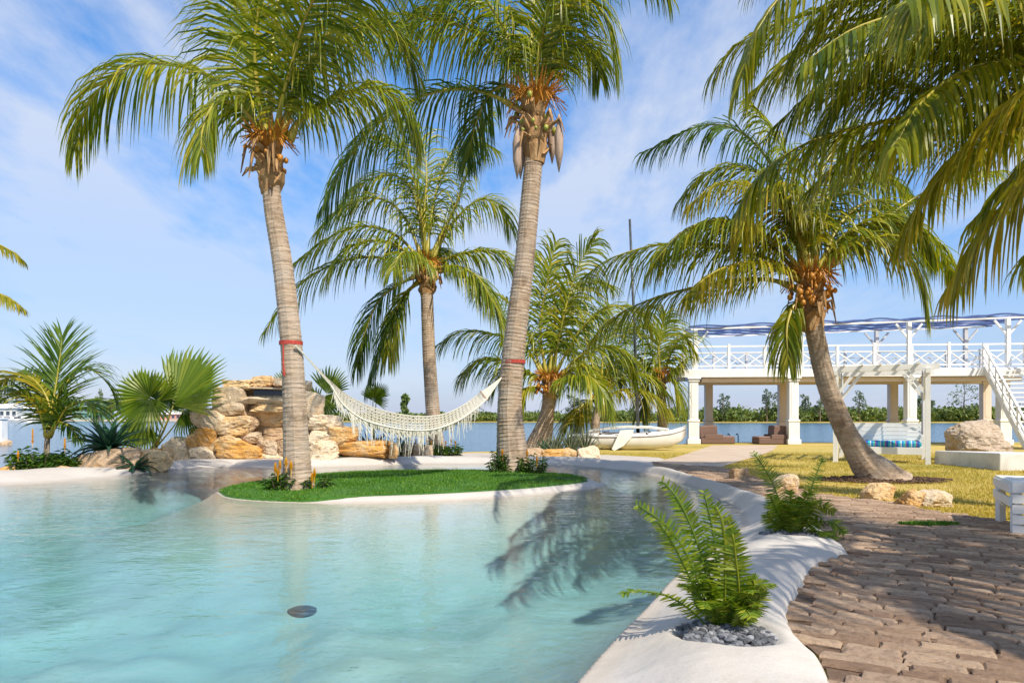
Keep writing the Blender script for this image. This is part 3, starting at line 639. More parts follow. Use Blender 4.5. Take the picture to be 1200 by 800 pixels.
Y1, Y2, Y3, Y4, Y7 = 11.0, 14.1, 22.3, 24.5, 13.0
p1 = palm('coconut palm on the islet with hammock strap, in front of the waterfall rocks',
     [(350, 578), (349, 562), (347, 520), (345, 470), (341, 400), (331, 310), (321, 250), (316, 205)], [46, 35, 30, 27, 25, 23, 21.5, 20], Y1, [
     ([(309, 175), (305, 155), (290, 125), (262, 98), (215, 78), (165, 75), (125, 95), (100, 130), (88, 175)], .5, dict(L=1.02, n=78, droop=.42)),
     ([(310, 175), (300, 148), (278, 122), (252, 122), (238, 150), (235, 180)], -1.2, dict(L=.75, droop=.4, n=46)),
     ([(322, 165), (330, 120), (340, 85), (353, 34), (370, -4), (400, -40), (440, -60)], -1.2, dict(L=1.1, n=70, droop=.32, spread=(1, .3, 0))),
     ([(318, 165), (316, 100), (322, 30), (332, -30), (350, -80)], 1.2, dict(L=1.0, spread=(1, -.2, 0))),
     ([(340, 165), (352, 140), (387, 117), (426, 103), (455, 108), (478, 135), (490, 170)], .6, dict(L=.85, droop=.42, n=70)),
     ([(330, 160), (352, 100), (390, 50), (430, 30), (468, 45), (490, 90)], 1.2, dict(L=.95, droop=.36)),
     ([(314, 165), (302, 110), (298, 50), (304, -10), (290, -60)], -.7, dict(L=.95, spread=(1, .4, 0), droop=.35)),
     ([(316, 165), (308, 120), (292, 80), (280, 20), (250, -40)], 1.6, dict(L=.9, droop=.33)),
     ([(325, 165), (345, 110), (378, 50), (420, -10), (470, -40), (520, -30)], .3, dict(L=1.0, droop=.36)),
     ], 1, nuts=10, heart=(.19, .62), n=66, dead=9)
p2 = palm('tallest coconut palm on the islet with hanging dry flower pods and green nuts',
     [(605, 557), (601, 545), (597, 480), (600, 430), (606, 375), (614, 310), (620, 245), (627, 165)], [52, 40, 29, 27, 25, 23, 22, 21], Y2, [
     ([(618, 125), (612, 100), (600, 75), (583, 57), (548, 34), (510, 23), (472, 17), (433, 18), (400, 28)], .4, dict(L=1.15, droop=.42, n=80)),
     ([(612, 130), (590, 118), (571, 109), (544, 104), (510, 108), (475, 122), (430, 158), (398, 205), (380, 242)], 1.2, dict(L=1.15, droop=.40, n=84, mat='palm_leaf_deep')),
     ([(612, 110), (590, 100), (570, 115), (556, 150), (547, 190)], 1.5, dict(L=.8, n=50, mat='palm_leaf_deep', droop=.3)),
     ([(622, 115), (622, 60), (626, 0), (632, -60)], 1.0, dict(L=1.1, spread=(1, .2, 0))),
     ([(630, 115), (640, 60), (662, 10), (690, -5), (712, 30), (722, 80)], -.4, dict(L=1.1, droop=.4)),
     ([(628, 115), (645, 50), (672, -10), (700, -40)], 1.6, dict(L=1.1, droop=.35)),
     ([(632, 115), (668, 10), (710, -45), (755, -40), (785, -5)], .6, dict(L=1.0, droop=.34)),
     ([(618, 115), (596, 45), (560, -10), (510, -35), (460, -20)], -.8, dict(L=1.15, droop=.4)),
     ([(618, 115), (600, 60), (570, 10), (530, 0), (490, 20), (460, 55)], 1.8, dict(L=1.1, droop=.4, mat='palm_leaf_deep')),
     ([(634, 120), (652, 75), (676, 50), (695, 62), (704, 90)], 1.4, dict(L=.9, droop=.4)),
     ([(626, 115), (634, 50), (646, -10), (650, -60)], -1.0, dict(L=1.1, spread=(1, .2, 0), droop=.34)),
     ], 2, nuts=16, nutmat='green_nut', heart=(.27, .95), n=66, dead=12)
def spathe(root, px, py, hpx, Yd, seed):
    a = P(px, py, Yd); L = hpx/F*Yd; q = [a+Vector((0, 0, .10)), a, a-Vector((0, 0, L*.3)), a-Vector((0, 0, L*.65)), a-Vector((0, 0, L))]
    MB().tube(q, [.02, .03, .095, .085, .008], 8).build('spathe', 'spathe', root, True)
spathe(p2, 606, 150, 60, Y2-.25, 1); spathe(p2, 655, 140, 62, Y2-.25, 2); spathe(p2, 647, 140, 52, Y2+.1, 3); spathe(p2, 610, 152, 58, Y2+.05, 4)
# the strap of the hammock sits round each islet trunk
palm('coconut palm heavy with orange nuts growing behind the hammock',
     [(512, 533), (511, 520), (507, 480), (503, 420), (501, 370), (500, 335)], [26, 20, 17, 15.5, 15, 14.5], Y3, [
     ([(499, 305), (497, 252), (500, 200), (492, 160), (470, 140)], 1.0, dict(spread=(1, .3, 0))),
     ([(505, 302), (515, 280), (532, 246), (548, 200), (556, 160), (575, 130)], .8, {}),
     ([(512, 308), (532, 300), (560, 294), (588, 298), (606, 325)], .3, {}),
     ([(510, 318), (530, 318), (555, 330), (580, 358), (596, 398)], -.8, {}),
     ([(494, 302), (478, 262), (458, 238), (430, 232), (400, 246), (368, 275)], .6, {}),
     ([(492, 305), (470, 280), (445, 268), (415, 266), (380, 282), (345, 308)], -.5, {}),
     ([(494, 322), (470, 308), (430, 301), (385, 312), (345, 340), (310, 388)], .5, dict(L=1.1)),
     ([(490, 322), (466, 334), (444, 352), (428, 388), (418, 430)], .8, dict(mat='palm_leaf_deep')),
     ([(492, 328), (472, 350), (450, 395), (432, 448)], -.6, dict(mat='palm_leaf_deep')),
     ([(498, 295), (484, 225), (458, 205), (425, 215), (400, 240)], 1.4, {}),
     ([(500, 300), (508, 240), (522, 190), (548, 165), (580, 175)], 1.8, {}),
     ([(500, 300), (490, 230), (470, 175), (440, 160)], -.5, {}),
     ([(506, 305), (530, 262), (560, 235), (585, 240), (600, 270)], 1.5, {}),
     ([(494, 315), (468, 290), (438, 282), (405, 292), (380, 325)], -1.2, {}),
     ([(506, 315), (535, 312), (560, 325), (578, 355)], -1.2, {}),
     ([(492, 330), (474, 345), (462, 375), (455, 415)], -.9, {}),
     ], 3, nuts=60, heart=(.26, .8), extra=2, fl=3.0, L=1.15, n=54, wd=.05, droop=.34, dead=10, r0=.06)
palm('short coconut palm with thick leaning trunk among spiky plants and orange rocks',
     [(630, 530), (632, 520), (638, 500), (642, 480), (644, 462)], [38, 30, 21, 16, 15], Y4, [
     ([(640, 440), (633, 387), (640, 335), (652, 283)], 0, dict(spread=(1, .3, 0))),
     ([(648, 436), (659, 377), (675, 319), (697, 280)], .3, dict(spread=(.9, .5, 0))),
     ([(636, 440), (614, 405), (581, 392), (542, 388), (512, 404)], .4, {}),
     ([(634, 445), (604, 428), (570, 420), (540, 438)], -.5, {}),
     ([(650, 444), (682, 430), (701, 446), (712, 474)], -.8, {}),
     ([(636, 438), (612, 377), (585, 345), (560, 340)], .8, {}),
     ([(650, 438), (680, 387), (711, 360), (745, 362), (765, 385)], .5, {}),
     ([(634, 452), (616, 456), (606, 478)], -.5, dict(L=.7)),
     ([(644, 438), (650, 370), (640, 320), (620, 290)], 1.2, {}),
     ([(646, 438), (665, 350), (690, 330), (715, 335)], 1.5, {}),
     ([(650, 445), (690, 410), (725, 410), (745, 440)], .8, {}),
     ], 4, nuts=36, heart=(.26, .7), extra=2, fl=2.9, L=1.25, n=50, wd=.055, droop=.3, r0=.06, dead=8)
palm('low palm with drooping yellow fronds behind the catamaran hulls',
     [(697, 505), (698, 495), (700, 482), (703, 468)], [14, 10, 9, 9], 28.5, [
     ([(700, 466), (688, 470), (676, 482), (668, 497)], -1, dict(mat='palm_leaf_dry')),
     ([(706, 462), (730, 442), (758, 440), (784, 462)], .2, {}),
     ([(706, 466), (734, 456), (760, 460), (782, 478)], -1, dict(mat='palm_leaf_dry')),
     ([(702, 460), (690, 410), (682, 370), (672, 345)], .5, {}),
     ([(704, 460), (722, 410), (742, 385), (770, 385)], .5, {}),
     ([(700, 462), (676, 440), (655, 445), (642, 468)], .3, {}),
     ([(704, 460), (708, 400), (715, 360)], 1, dict(spread=(1, 0, 0))),
     ([(700, 462), (680, 420), (660, 405), (640, 420)], .6, {}),
     ], 5, nuts=12, heart=(.26, .7), extra=2, fl=2.5, L=1.25, n=42, wd=.06, r0=.06, group=None)
palm('low palm with upright fronds between the boat mast and the white pavilion',
     [(776, 508), (776, 492), (775, 470), (774, 452)], [13, 11, 11, 10], 29.5, [
     ([(774, 445), (772, 405), (780, 368)], 0, dict(spread=(1, 0, 0))),
     ([(772, 446), (752, 420), (735, 432), (728, 455)], .4, {}),
     ([(776, 446), (788, 410), (800, 395), (812, 410)], .3, {}),
     ([(774, 446), (758, 400), (740, 380), (722, 385)], .8, {}),
     ([(776, 446), (796, 428), (806, 418)], -.6, dict(L=.5)),
     ([(773, 448), (764, 440), (756, 462), (752, 485)], -.4, {}),
     ([(776, 448), (788, 446), (796, 470)], -.4, {}),
     ], 6, nuts=14, heart=(.22, .6), extra=1, fl=2.3, L=1.2, n=40, wd=.06, r0=.06, group=None)
palm('leaning coconut palm with a swollen curved trunk on the lawn beside the swing bench',
     [(1034, 567), (1024, 553), (1012, 540), (996, 515), (984, 490), (968, 448), (957, 400), (950, 365)], [66, 44, 32, 24.5, 22.5, 21, 20.5, 20], Y7, [
     ([(935, 325), (910, 308), (870, 293), (815, 285), (765, 288), (715, 303), (683, 325)], .5, dict(L=.95, n=78, droop=.42)),
     ([(938, 340), (905, 328), (865, 328), (820, 336), (770, 348), (718, 372), (690, 402)], 1.2, dict(L=.8, droop=.4, n=74)),
     ([(945, 315), (935, 275), (912, 238), (880, 219), (842, 214), (808, 240)], -.8, dict(L=.75, droop=.4, mat='palm_leaf_dry')),
     ([(960, 328), (972, 305), (990, 290), (1020, 280), (1052, 288), (1073, 314), (1086, 362)], -.9, dict(L=.9, droop=.36, n=74)),
     ([(965, 318), (1006, 284), (1063, 238), (1120, 208), (1170, 200)], 1.2, dict(L=.7, droop=.3)),
     ([(948, 318), (950, 250), (968, 190), (1000, 150)], .8, dict(L=.9, spread=(1, .3, 0))),
     ([(958, 318), (985, 262), (1020, 235), (1045, 245), (1056, 275)], 1.4, dict(L=.7)),
     ([(942, 318), (925, 250), (902, 190), (865, 153), (820, 148), (755, 178)], 1.6, dict(L=.85, n=76, mat='palm_leaf_deep')),
     ([(942, 345), (930, 358), (922, 385), (924, 425)], -.5, dict(L=.6, n=44, droop=.5)),
     ([(945, 318), (936, 262), (910, 225), (880, 240), (868, 280)], -.9, dict(L=.8, mat='palm_leaf_dry')),
     ([(945, 318), (940, 250), (920, 180), (880, 120)], .3, dict(L=.85)),
     ([(955, 318), (965, 260), (990, 200), (1030, 160)], -.5, dict(L=.85)),
     ([(960, 320), (1000, 270), (1050, 262), (1100, 290), (1122, 335)], .9, dict(L=.7)),
     ([(940, 325), (900, 285), (860, 262), (820, 265), (795, 290)], 1.0, dict(L=.8)),
     ([(942, 322), (915, 290), (880, 268), (835, 258), (795, 275), (765, 310)], -.8, dict(L=.85, n=70)),
     ([(944, 318), (930, 262), (905, 215), (865, 195), (825, 205), (795, 235)], .6, dict(L=.85, n=70)),
     ([(955, 318), (985, 280), (1025, 255), (1065, 262), (1095, 300)], -.2, dict(L=.8, n=66)),
     ([(950, 316), (958, 255), (985, 215), (1025, 205), (1060, 225)], 1.2, dict(L=.85)),
     ([(940, 330), (905, 312), (870, 308), (835, 320), (805, 345)], -1.2, dict(L=.75, mat='palm_leaf_dry')),
     ], 7, nuts=48, heart=(.22, .75), L=.85, n=64, droop=.36, dead=10)
# palm whose trunk stands just outside the frame on the right; its crown hangs into the picture
Y8 = 8.2
palm('coconut palm crown spreading over the paving, its long fronds hanging across the sky',
     [(1330, 606), (1330, 560), (1322, 400), (1312, 220), (1306, 120)], [58, 44, 36, 32, 30], Y8, [
     ([(1290, 70), (1200, -10), (1100, -60), (1000, -55), (930, -20), (885, 40), (868, 95)], -1.2, dict(L=.8, n=90, droop=.42)),
     ([(1290, 75), (1210, 20), (1120, -5), (1020, 0), (930, 22), (870, 48), (835, 85)], .6, dict(L=.8, n=92, droop=.42)),
     ([(1290, 90), (1230, 65), (1150, 50), (1060, 52), (985, 80), (940, 120)], -.6, dict(L=.75, n=86, droop=.42)),
     ([(1290, 100), (1235, 115), (1168, 114), (1100, 108), (1025, 96), (960, 105), (905, 150)], 1.0, dict(mat='palm_leaf', L=.75, n=86, droop=.42)),
     ([(1290, 110), (1240, 125), (1168, 126), (1060, 138), (960, 162), (900, 195), (872, 232)], -.3, dict(L=.82, n=94, droop=.45)),
     ([(1290, 80), (1180, -60), (1060, -110), (950, -80), (880, -20)], 1.5, dict(L=.8, n=80)),
     ([(1290, 90), (1200, 30), (1110, 10), (1010, 30), (940, 75)], -1.8, dict(mat='palm_leaf', L=.7, n=80, droop=.42)),
     ([(1292, 100), (1220, 75), (1140, 80), (1080, 120), (1050, 170)], -2.2, dict(L=.7, n=80, droop=.42)),
     ([(1290, 85), (1215, 45), (1130, 20), (1030, 25), (950, 55), (885, 105)], 1.4, dict(L=.85, n=88)),
     ([(1292, 95), (1225, 80), (1150, 72), (1070, 70), (1000, 100), (955, 160)], .3, dict(mat='palm_leaf', L=.85, n=88)),
     ([(1292, 105), (1235, 130), (1160, 150), (1080, 160), (1000, 180), (945, 225)], .8, dict(L=.7, n=86)),
     ([(1290, 75), (1200, -40), (1100, -45), (1010, -20), (950, 30), (925, 80)], .2, dict(L=.9, n=86)),
     ([(1295, 110), (1250, 120), (1200, 150), (1150, 165), (1110, 200)], -1.0, dict(L=.6, n=70)),
     ([(1310, 70), (1380, -60), (1460, -60), (1540, 40)], .5, dict(mat='palm_leaf', L=.8)),
     ([(1315, 80), (1390, 60), (1470, 110), (1520, 220)], -1, dict(L=.8)),
     ([(1310, 70), (1320, -60), (1300, -160)], -3.0, dict(L=.8)),
     ([(1305, 80), (1250, -20), (1160, -90), (1050, -110)], -3.0, dict(mat='palm_leaf', L=.8)),
     ([(1305, 80), (1240, 20), (1150, -20), (1060, 0)], -3.4, dict(L=.75)),
     ([(1312, 70), (1360, -80), (1400, -180)], 2.5, dict(L=.8)),
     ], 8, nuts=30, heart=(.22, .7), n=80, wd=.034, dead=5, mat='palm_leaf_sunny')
palm('coconut palm beyond the pool edge, only its orange frond tips reaching past the shore plants',
     [(-110, 556), (-108, 500), (-100, 420), (-92, 340)], [34, 26, 22, 20], 14.2, [
     ([(-92, 320), (-60, 292), (-20, 282), (10, 292), (28, 306)], 0, dict(L=.35, mat='palm_leaf_dry', droop=.3)),
     ([(-90, 325), (-55, 330), (-20, 338), (8, 348), (28, 362)], -.4, dict(L=.35, mat='palm_leaf_dry', droop=.3)),
     ([(-95, 320), (-140, 280), (-190, 300)], 0, {}), ([(-93, 318), (-90, 260), (-70, 220)], 0, {}), ([(-95, 322), (-130, 250), (-170, 220)], .8, {}),
     ], 9, heart=(.2, .6), group=None)
# second palm right of the frame: dry fronds hang into the picture, the crown shades the near rim and paving
pb = Vector((6.9, 3.0, 0)); pr = thing('coconut_palm', 'coconut palm with dry yellow fronds hanging beside the white sunbed and paving', 'palm tree', pb, 'coconut palms of the garden')
pt = Vector((6.3, 2.8, 4.1)); trunk(pr, [(6.9, 3.0, -.1), (6.85, 2.95, .8), (6.6, 2.9, 2.4), tuple(pt)], [.3, .2, .165, .15], 18, .075, 10)
crown_heart(pr, pt+Vector((0, 0, .15)), .22, .7, 10, 20)
for i, (l_, kw) in enumerate([
     ([(6.2, 4.6, 4.4), (5.7, 5.4, 4.3), (5.1, 6.3, 3.75), (4.75, 6.9, 3.1), (4.6, 7.2, 2.55)], dict(mat='palm_leaf_dry', L=.75)),
     ([(6.3, 4.6, 4.4), (6.0, 5.5, 4.2), (5.6, 6.4, 3.6), (5.35, 6.9, 2.9)], dict(mat='palm_leaf_dry', L=.6)),
     ([(6.3, 4.7, 4.4), (6.1, 5.8, 4.3), (5.8, 6.9, 3.6), (5.6, 7.5, 2.9)], dict(L=.7)),
     ([(6.2, 4.6, 4.4), (5.5, 5.5, 4.5), (4.8, 6.4, 4.1), (4.3, 7.1, 3.5), (4.15, 7.4, 3.0)], dict(mat='palm_leaf_dry', L=.6)),
     ([(6.3, 4.7, 4.4), (5.95, 5.7, 4.55), (5.5, 6.8, 4.1), (5.15, 7.6, 3.4)], dict(L=.7)),
     ([(6.2, 4.5, 4.5), (5.2, 5.0, 4.9), (4.2, 5.4, 4.7), (3.5, 5.6, 4.1)], {}),
     ([(6.2, 4.3, 4.5), (5.3, 3.7, 5.0), (4.4, 3.1, 4.9), (3.6, 2.6, 4.4)], {}),
     ([(6.3, 4.3, 4.5), (5.8, 3.4, 5.0), (5.3, 2.4, 4.9), (4.9, 1.6, 4.4)], {}),
     ([(6.3, 4.2, 4.5), (6.6, 3.2, 5.0), (6.9, 2.2, 4.8), (7.1, 1.4, 4.2)], {}),
     ([(6.4, 4.4, 4.5), (7.4, 4.2, 5.0), (8.4, 4.0, 4.8), (9.2, 3.9, 4.2)], {}),
     ([(6.4, 4.6, 4.5), (7.2, 5.3, 4.9), (8.0, 6.0, 4.6), (8.5, 6.5, 3.9)], {}),
     ([(6.4, 4.4, 4.6), (6.8, 4.2, 5.6), (7.3, 4.0, 6.3), (8.0, 3.8, 6.4)], {}),
     ]):
    vis = i < 5; l_ = [(x, y-1.6*((1-k/(len(l_)-1)) if vis else 1), z+(.25*math.sin(math.pi*k/(len(l_)-1)) if vis else 0)) for k, (x, y, z) in enumerate(l_)]
    add_frond(pr, l_, **{**dict(L=.85, n=80, wd=.036, droop=.4, seed=1200+i), **kw})
def frond_px(root, lst, Yc, dy, **kw): return add_frond(root, px_pts(lst, Yc, dy), **kw)
# young coconut palm on the left shore, one big leaf facing the pool
yb = Vector(P(54, 553, 15.6)); yb.z = 0; yr = thing('young_coconut_palm', 'young coconut palm with one tall upright frond and a slim yellow stalk on the shore', 'palm tree', yb)
trunk(yr, [(yb.x, yb.y, -.1), tuple(P(55, 520, 15.6)), tuple(P(58, 500, 15.6))], [.07, .055, .045], 10, .08, 3)
for i, (l_, dy, kw) in enumerate([
     ([(56, 514), (60, 482), (65, 455), (70, 420), (73, 394)], .5, dict(L=.85, n=46, spread=(1, -.1, 0), droop=.05, ang0=60, ang1=22, vlift=.1)),
     ([(55, 512), (58, 475), (40, 445), (15, 440), (-10, 455)], .4, dict(L=.8, n=40, droop=.16, mat='palm_leaf_dry')),
     ([(57, 510), (70, 460), (100, 432), (125, 448), (136, 470)], .8, dict(L=.7, n=40, droop=.16)),
     ([(55, 512), (45, 480), (25, 462), (0, 470)], -.6, dict(L=.7, n=36, droop=.12)),
     ([(58, 512), (78, 478), (100, 470), (118, 485)], -.5, dict(L=.6, n=36, droop=.12)),
     ([(56, 512), (52, 480), (42, 450), (28, 435)], 1.0, dict(L=.6, n=38, droop=.12, spread=(1, 0, 0))),
     ([(56, 512), (66, 495), (82, 500), (92, 515)], -.3, dict(L=.35, n=22, droop=.2)),
     ]): frond_px(yr, l_, 15.6, dy, seed=900+i, r0=.04, wd=.042, **{**dict(mat='palm_leaf_deep'), **kw})

# ------------------------------------------------------------------ fan palms, agaves, shrubs
def fan_leaf(root, hub, d, nrm_, Rr, span=300, nseg=34, join=.55, droop=.12, seed=0, mat='fan_leaf', foot=None):
    """a fan: segments fused near the hub, split and drooping towards the tips"""
    rd = random.Random(seed); hub = Vector(hub); d = Vector(d).normalized(); nn = Vector(nrm_); nn = (nn-d*nn.dot(d)).normalized(); s_ = d.cross(nn)
    V_, F_ = [], []; da = R(span)/nseg
    for k in range(nseg):
        a = -R(span)/2+(k+.5)*da; ln = Rr*(.62+.38*math.cos(a*.5)**2)*rd.uniform(.93, 1.05); fold = (1 if k % 2 else -1)*.012
        def pt(ang_, r_, z): return hub+(d*math.cos(ang_)+s_*math.sin(ang_))*r_+nn*(z+.42*r_*abs(math.sin(ang_*.5)))+Vector((0, 0, -droop*(r_/Rr)**2*Rr))
        b0 = len(V_); j1 = ln*join
        V_ += [pt(a, .01, 0), pt(a-da/2, j1*.5, -.008), pt(a, j1*.5, .012), pt(a+da/2, j1*.5, -.008), pt(a-da/2, j1, -.012), pt(a, j1, .018), pt(a+da/2, j1, -.012),
               pt(a-da*.26, ln*.82, -.005), pt(a, ln*.82, .008), pt(a+da*.26, ln*.82, -.005), pt(a+rd.uniform(-.03, .03), ln, -.03*rd.random()-droop*.3*Rr)]
        F_ += [tuple(b0+i for i in f_) for f_ in ((0, 1, 2), (0, 2, 3), (1, 4, 5, 2), (2, 5, 6, 3), (4, 7, 8, 5), (5, 8, 9, 6), (7, 10, 8), (8, 10, 9))]
    lf = link_mesh('leaf', V_, F_, mat, root)
    if foot is not None:
        f0 = Vector(foot); mid = (f0+hub)/2+Vector(((hub.x-f0.x)*.12, 0, .05)); MB().tube([tuple(p) for p in catmull([tuple(f0), tuple(mid), tuple(hub)], 8)[0]], [.028, .025, .022, .02, .018, .016, .015, .013], 6).build('petiole', 'petiole', lf, True)
    return lf
YF = 18.3
fb = Vector(P(180, 546, YF)); fb.z = 0; fan = thing('fan_palm', 'broad fan palm with folded green leaves beside the waterfall rocks', 'palm tree', fb)
MB().tube([fb+Vector((0, 0, -.1)), fb+Vector((.02, 0, .35)), fb+Vector((.05, 0, .6))], [.10, .085, .05], 10).build('trunk', 'fibre', fan)
fo = P(182, 525, YF)
fan_leaf(fan, P(176, 466, YF-.2), (-.75, -.15, -.35), (0, -1, .15), 1.15, 270, 32, .62, .2, 1, foot=fo)
fan_leaf(fan, P(171, 470, YF+.1), (.05, 0, 1), (0, -1, .2), .95, 95, 14, .7, .0, 2, foot=fo)
fan_leaf(fan, P(186, 470, YF+.2), (.25, .1, 1), (-.3, -1, .2), .95, 150, 20, .6, .05, 3, foot=fo)
fan_leaf(fan, P(203, 475, YF), (.72, .1, .75), (-.35, -.75, .2), 1.9, 130, 26, .72, .06, 4, foot=fo)
fan_leaf(fan, P(204, 470, YF+.3), (.55, .2, 1), (-.5, -1, .1), 1.6, 90, 18, .7, .03, 5, foot=fo)
fan_leaf(fan, P(216, 480, YF+.1), (.75, -.2, -.35), (.2, -1, .3), .8, 150, 24, .6, .3, 6, foot=fo, mat='palm_leaf_deep')
fan_leaf(fan, P(172, 500, YF-.25), (-.5, -.3, -.6), (0, -1, .3), .8, 200, 24, .6, .25, 7, foot=fo)
fan_leaf(fan, P(196, 478, YF+.35), (.15, .3, .9), (-.1, -1, .2), .8, 200, 22, .6, .05, 8, foot=fo, mat='palm_leaf_deep')
for k, (px_, py_, Yd, rr, lb, sp) in enumerate([(378, 465, 20.6, 1.0, 'fan palm rising behind the waterfall rocks under the hammock rope', 240), (437, 470, 21.4, .62, 'small bright fan palm peeking over the hammock edge', 170), (336, 452, 20.4, .62, 'dark fan palm tucked behind the waterfall top stones', 230)]):
    b0 = P(px_, py_, Yd); b0.z = 0; rt = thing('fan_palm', lb, 'palm tree', b0)
    MB().tube([b0+Vector((0, 0, -.1)), b0+Vector((0, 0, .5))], [.08, .06], 8).build('trunk', 'fibre', rt)
    h0 = P(px_, py_, Yd); ft = b0+Vector((0, 0, .45))
    fan_leaf(rt, h0, (.35 if k else -.1, -.1, .6 if k else -.5), (0, -1, .25), rr, sp, 28, .55, .15, 20+k, foot=ft)
    fan_leaf(rt, h0+Vector((.05, .3, .1)), (.35, .1, .9), (-.3, -1, .2), rr*.95, 130, 18, .6, .03, 30+k, foot=ft)
    if k == 0: fan_leaf(rt, h0+Vector((-.3, .3, -.3)), (-.6, .1, .3), (.3, -1, .3), rr*.8, 160, 20, .6, .1, 40, foot=ft, mat='palm_leaf_deep')
def rosette(name, label, cat, base, n, L, wd, mat, seed, up=(.15, 1.25), thick=.02, curve=.25, group=None):
    rd = random.Random(seed); base = Vector(base); rt = thing(name, label, cat, base, group)
    for k in range(n):
        a = k*2.39996+rd.uniform(-.2, .2); el = up[0]+(up[1]-up[0])*((k+.5)/n)**.8+rd.uniform(-.1, .1); l_ = L*rd.uniform(.8, 1.1); V_, F_ = [], []
        d = Vector((math.cos(a), math.sin(a), 0)); s_ = Vector((-math.sin(a), math.cos(a), 0)); p = base+d*.04; e_ = el
        for i in range(6):
            t_ = i/5; w_ = wd*(.6+.9*math.sin(math.pi*min(t_*1.05, 1)**.8)*.75)*(1-t_**4); dd = d*math.cos(e_)+Vector((0, 0, math.sin(e_))); un = d*-math.sin(e_)+Vector((0, 0, math.cos(e_)))
            V_ += [p-s_*w_/2+un*w_*.25, p-un*thick*(1-t_), p+s_*w_/2+un*w_*.25, p+un*thick*.3*(1-t_)]
            p = p+dd*l_/5; e_ -= curve*(1.2-el*.6)
        for i in range(5):
            for q in range(4): F_.append((i*4+q, i*4+(q+1) % 4, i*4+4+(q+1) % 4, i*4+4+q))
        link_mesh('leaf', V_, F_, mat, rt, True)
    return rt
ab = P(128, 527, 15.9); rosette('agave', 'dark green agave rosette on the boulder by the shore', 'agave', ab, 44, .95, .11, 'agave_leaf', 3, (-.15, 1.3), .02, .22)
b0 = P(158, 545, 15.6); b0.z = .05; rosette('agave', 'small agave drooping between two boulders beside the fan palm', 'agave', b0, 22, .6, .08, 'agave_leaf', 4, (-.3, 1.1), .015, .3)
b0 = P(436, 528, 19.8); b0.z = .0; rosette('agave', 'agave under the hammock behind the long orange stone', 'agave', b0, 34, .95, .10, 'agave_leaf', 5, (.1, 1.35), .02, .16)
b0 = P(466, 528, 20.4); b0.z = .0; rosette('agave', 'narrow grey-green agave behind the hammock fringe', 'agave', b0, 24, .75, .08, 'spiky_leaf', 6, (.3, 1.4), .02, .12)
for k, (px_, L, lb, mt) in enumerate([(652, .75, 'spiky grey-green bromeliad against the thick palm trunk', 'spiky_leaf'), (668, .95, 'tallest spiky sword-leaved plant above the orange rocks', 'spiky_leaf'), (686, .9, 'spiky brown-tinged bromeliad above the last orange rock', 'spiky_leaf'), (640, .6, 'low green sword-leaved plant at the foot of the thick palm', 'agave_leaf')]):
    b0 = P(px_, 530, 21.2+.25*k); b0.z = 0; rosette('bromeliad', lb, 'bromeliad', b0, 26, L, .055, mt, 50+k, (.55, 1.5), .012, .08)
def leafy_shrub(label, base, size, n, seed, flowers=(), name='flowering_shrub', leaf=.075):
    """stems with opposite pointed leaves; yellow flower candles at given offsets"""
    rd = random.Random(seed); base = Vector(base); rt = thing(name, label, 'shrub', base); st = MB(); V_, F_ = [], []
    for k in range(n):
        a = rd.uniform(0, 6.28); r_ = math.sqrt(rd.random()); p = base+Vector((math.cos(a)*r_*size[0]*.5, math.sin(a)*r_*size[1]*.5, -.02)); h = size[2]*rd.uniform(.55, 1.05)*(1-.35*r_); tip = p+Vector((math.cos(a)*size[0]*.18, math.sin(a)*size[1]*.18, h))
        st.tube([p, (p+tip)/2+Vector((rd.uniform(-.02, .02), 0, 0)), tip], [.006, .005, .003], 4)
        m_ = int(7+h/.032)
        for j in range(m_):
            q = p.lerp(tip, .15+.85*j/(m_-1)); b_ = j*1.57+rd.uniform(-.5, .5); d = Vector((math.cos(b_), math.sin(b_), rd.uniform(-.15, .45))).normalized(); s_ = d.cross(Vector((0, 0, 1))).normalized(); l_ = leaf*rd.uniform(.9, 1.7); i0 = len(V_)
            V_ += [q, q+d*l_*.45+s_*l_*.24+Vector((0, 0, .01)), q+d*l_+Vector((0, 0, -l_*.3)), q+d*l_*.45-s_*l_*.2+Vector((0, 0, .01))]; F_ += [(i0, i0+1, i0+2), (i0, i0+2, i0+3)]
    st.build('stems', 'bark', rt); link_mesh('foliage', V_, F_, 'shrub_leaf', rt)
    for dx, dz, hh in flowers:
        c = base+Vector((dx, -size[1]*.35+rd.uniform(-.05, .05), dz)); m_ = MB()
        for j in range(7):
            z = hh*j/7; r_ = .042*(1-j/9)
            for i in range(4):
                a = i*1.57+j*.7; d = Vector((math.cos(a), math.sin(a), 0)); s_ = Vector((-math.sin(a), math.cos(a), 0)); q = c+Vector((0, 0, z)); m_.add([q-s_*.02, q+s_*.02, q+d*r_+Vector((0, 0, .06))], [(0, 1, 2)])
        m_.tube([c-Vector((0, 0, .1)), c+Vector((0, 0, hh*.9))], [.006, .004], 4); m_.build('flower', 'flower', rt)
    return rt
def Gz(px, Yd, z=0): q = P(px, 500, Yd); q.z = z; return q
leafy_shrub('leafy shrub with tall yellow flower candle at the left shore edge', Gz(40, 14.9, .03), (.85, .5, .62), 26, 1, [(.12, .62, .3), (-.2, .3, .12)], leaf=.12)
leafy_shrub('leafy shrub with one orange flower beneath the young palm', Gz(72, 15.2, .03), (.6, .5, .55), 24, 2, [(.22, .5, .2)], leaf=.12)
leafy_shrub('low leafy shrub at the stalk of the young palm', Gz(55, 14.9, .03), (.5, .4, .3), 18, 3, leaf=.11)
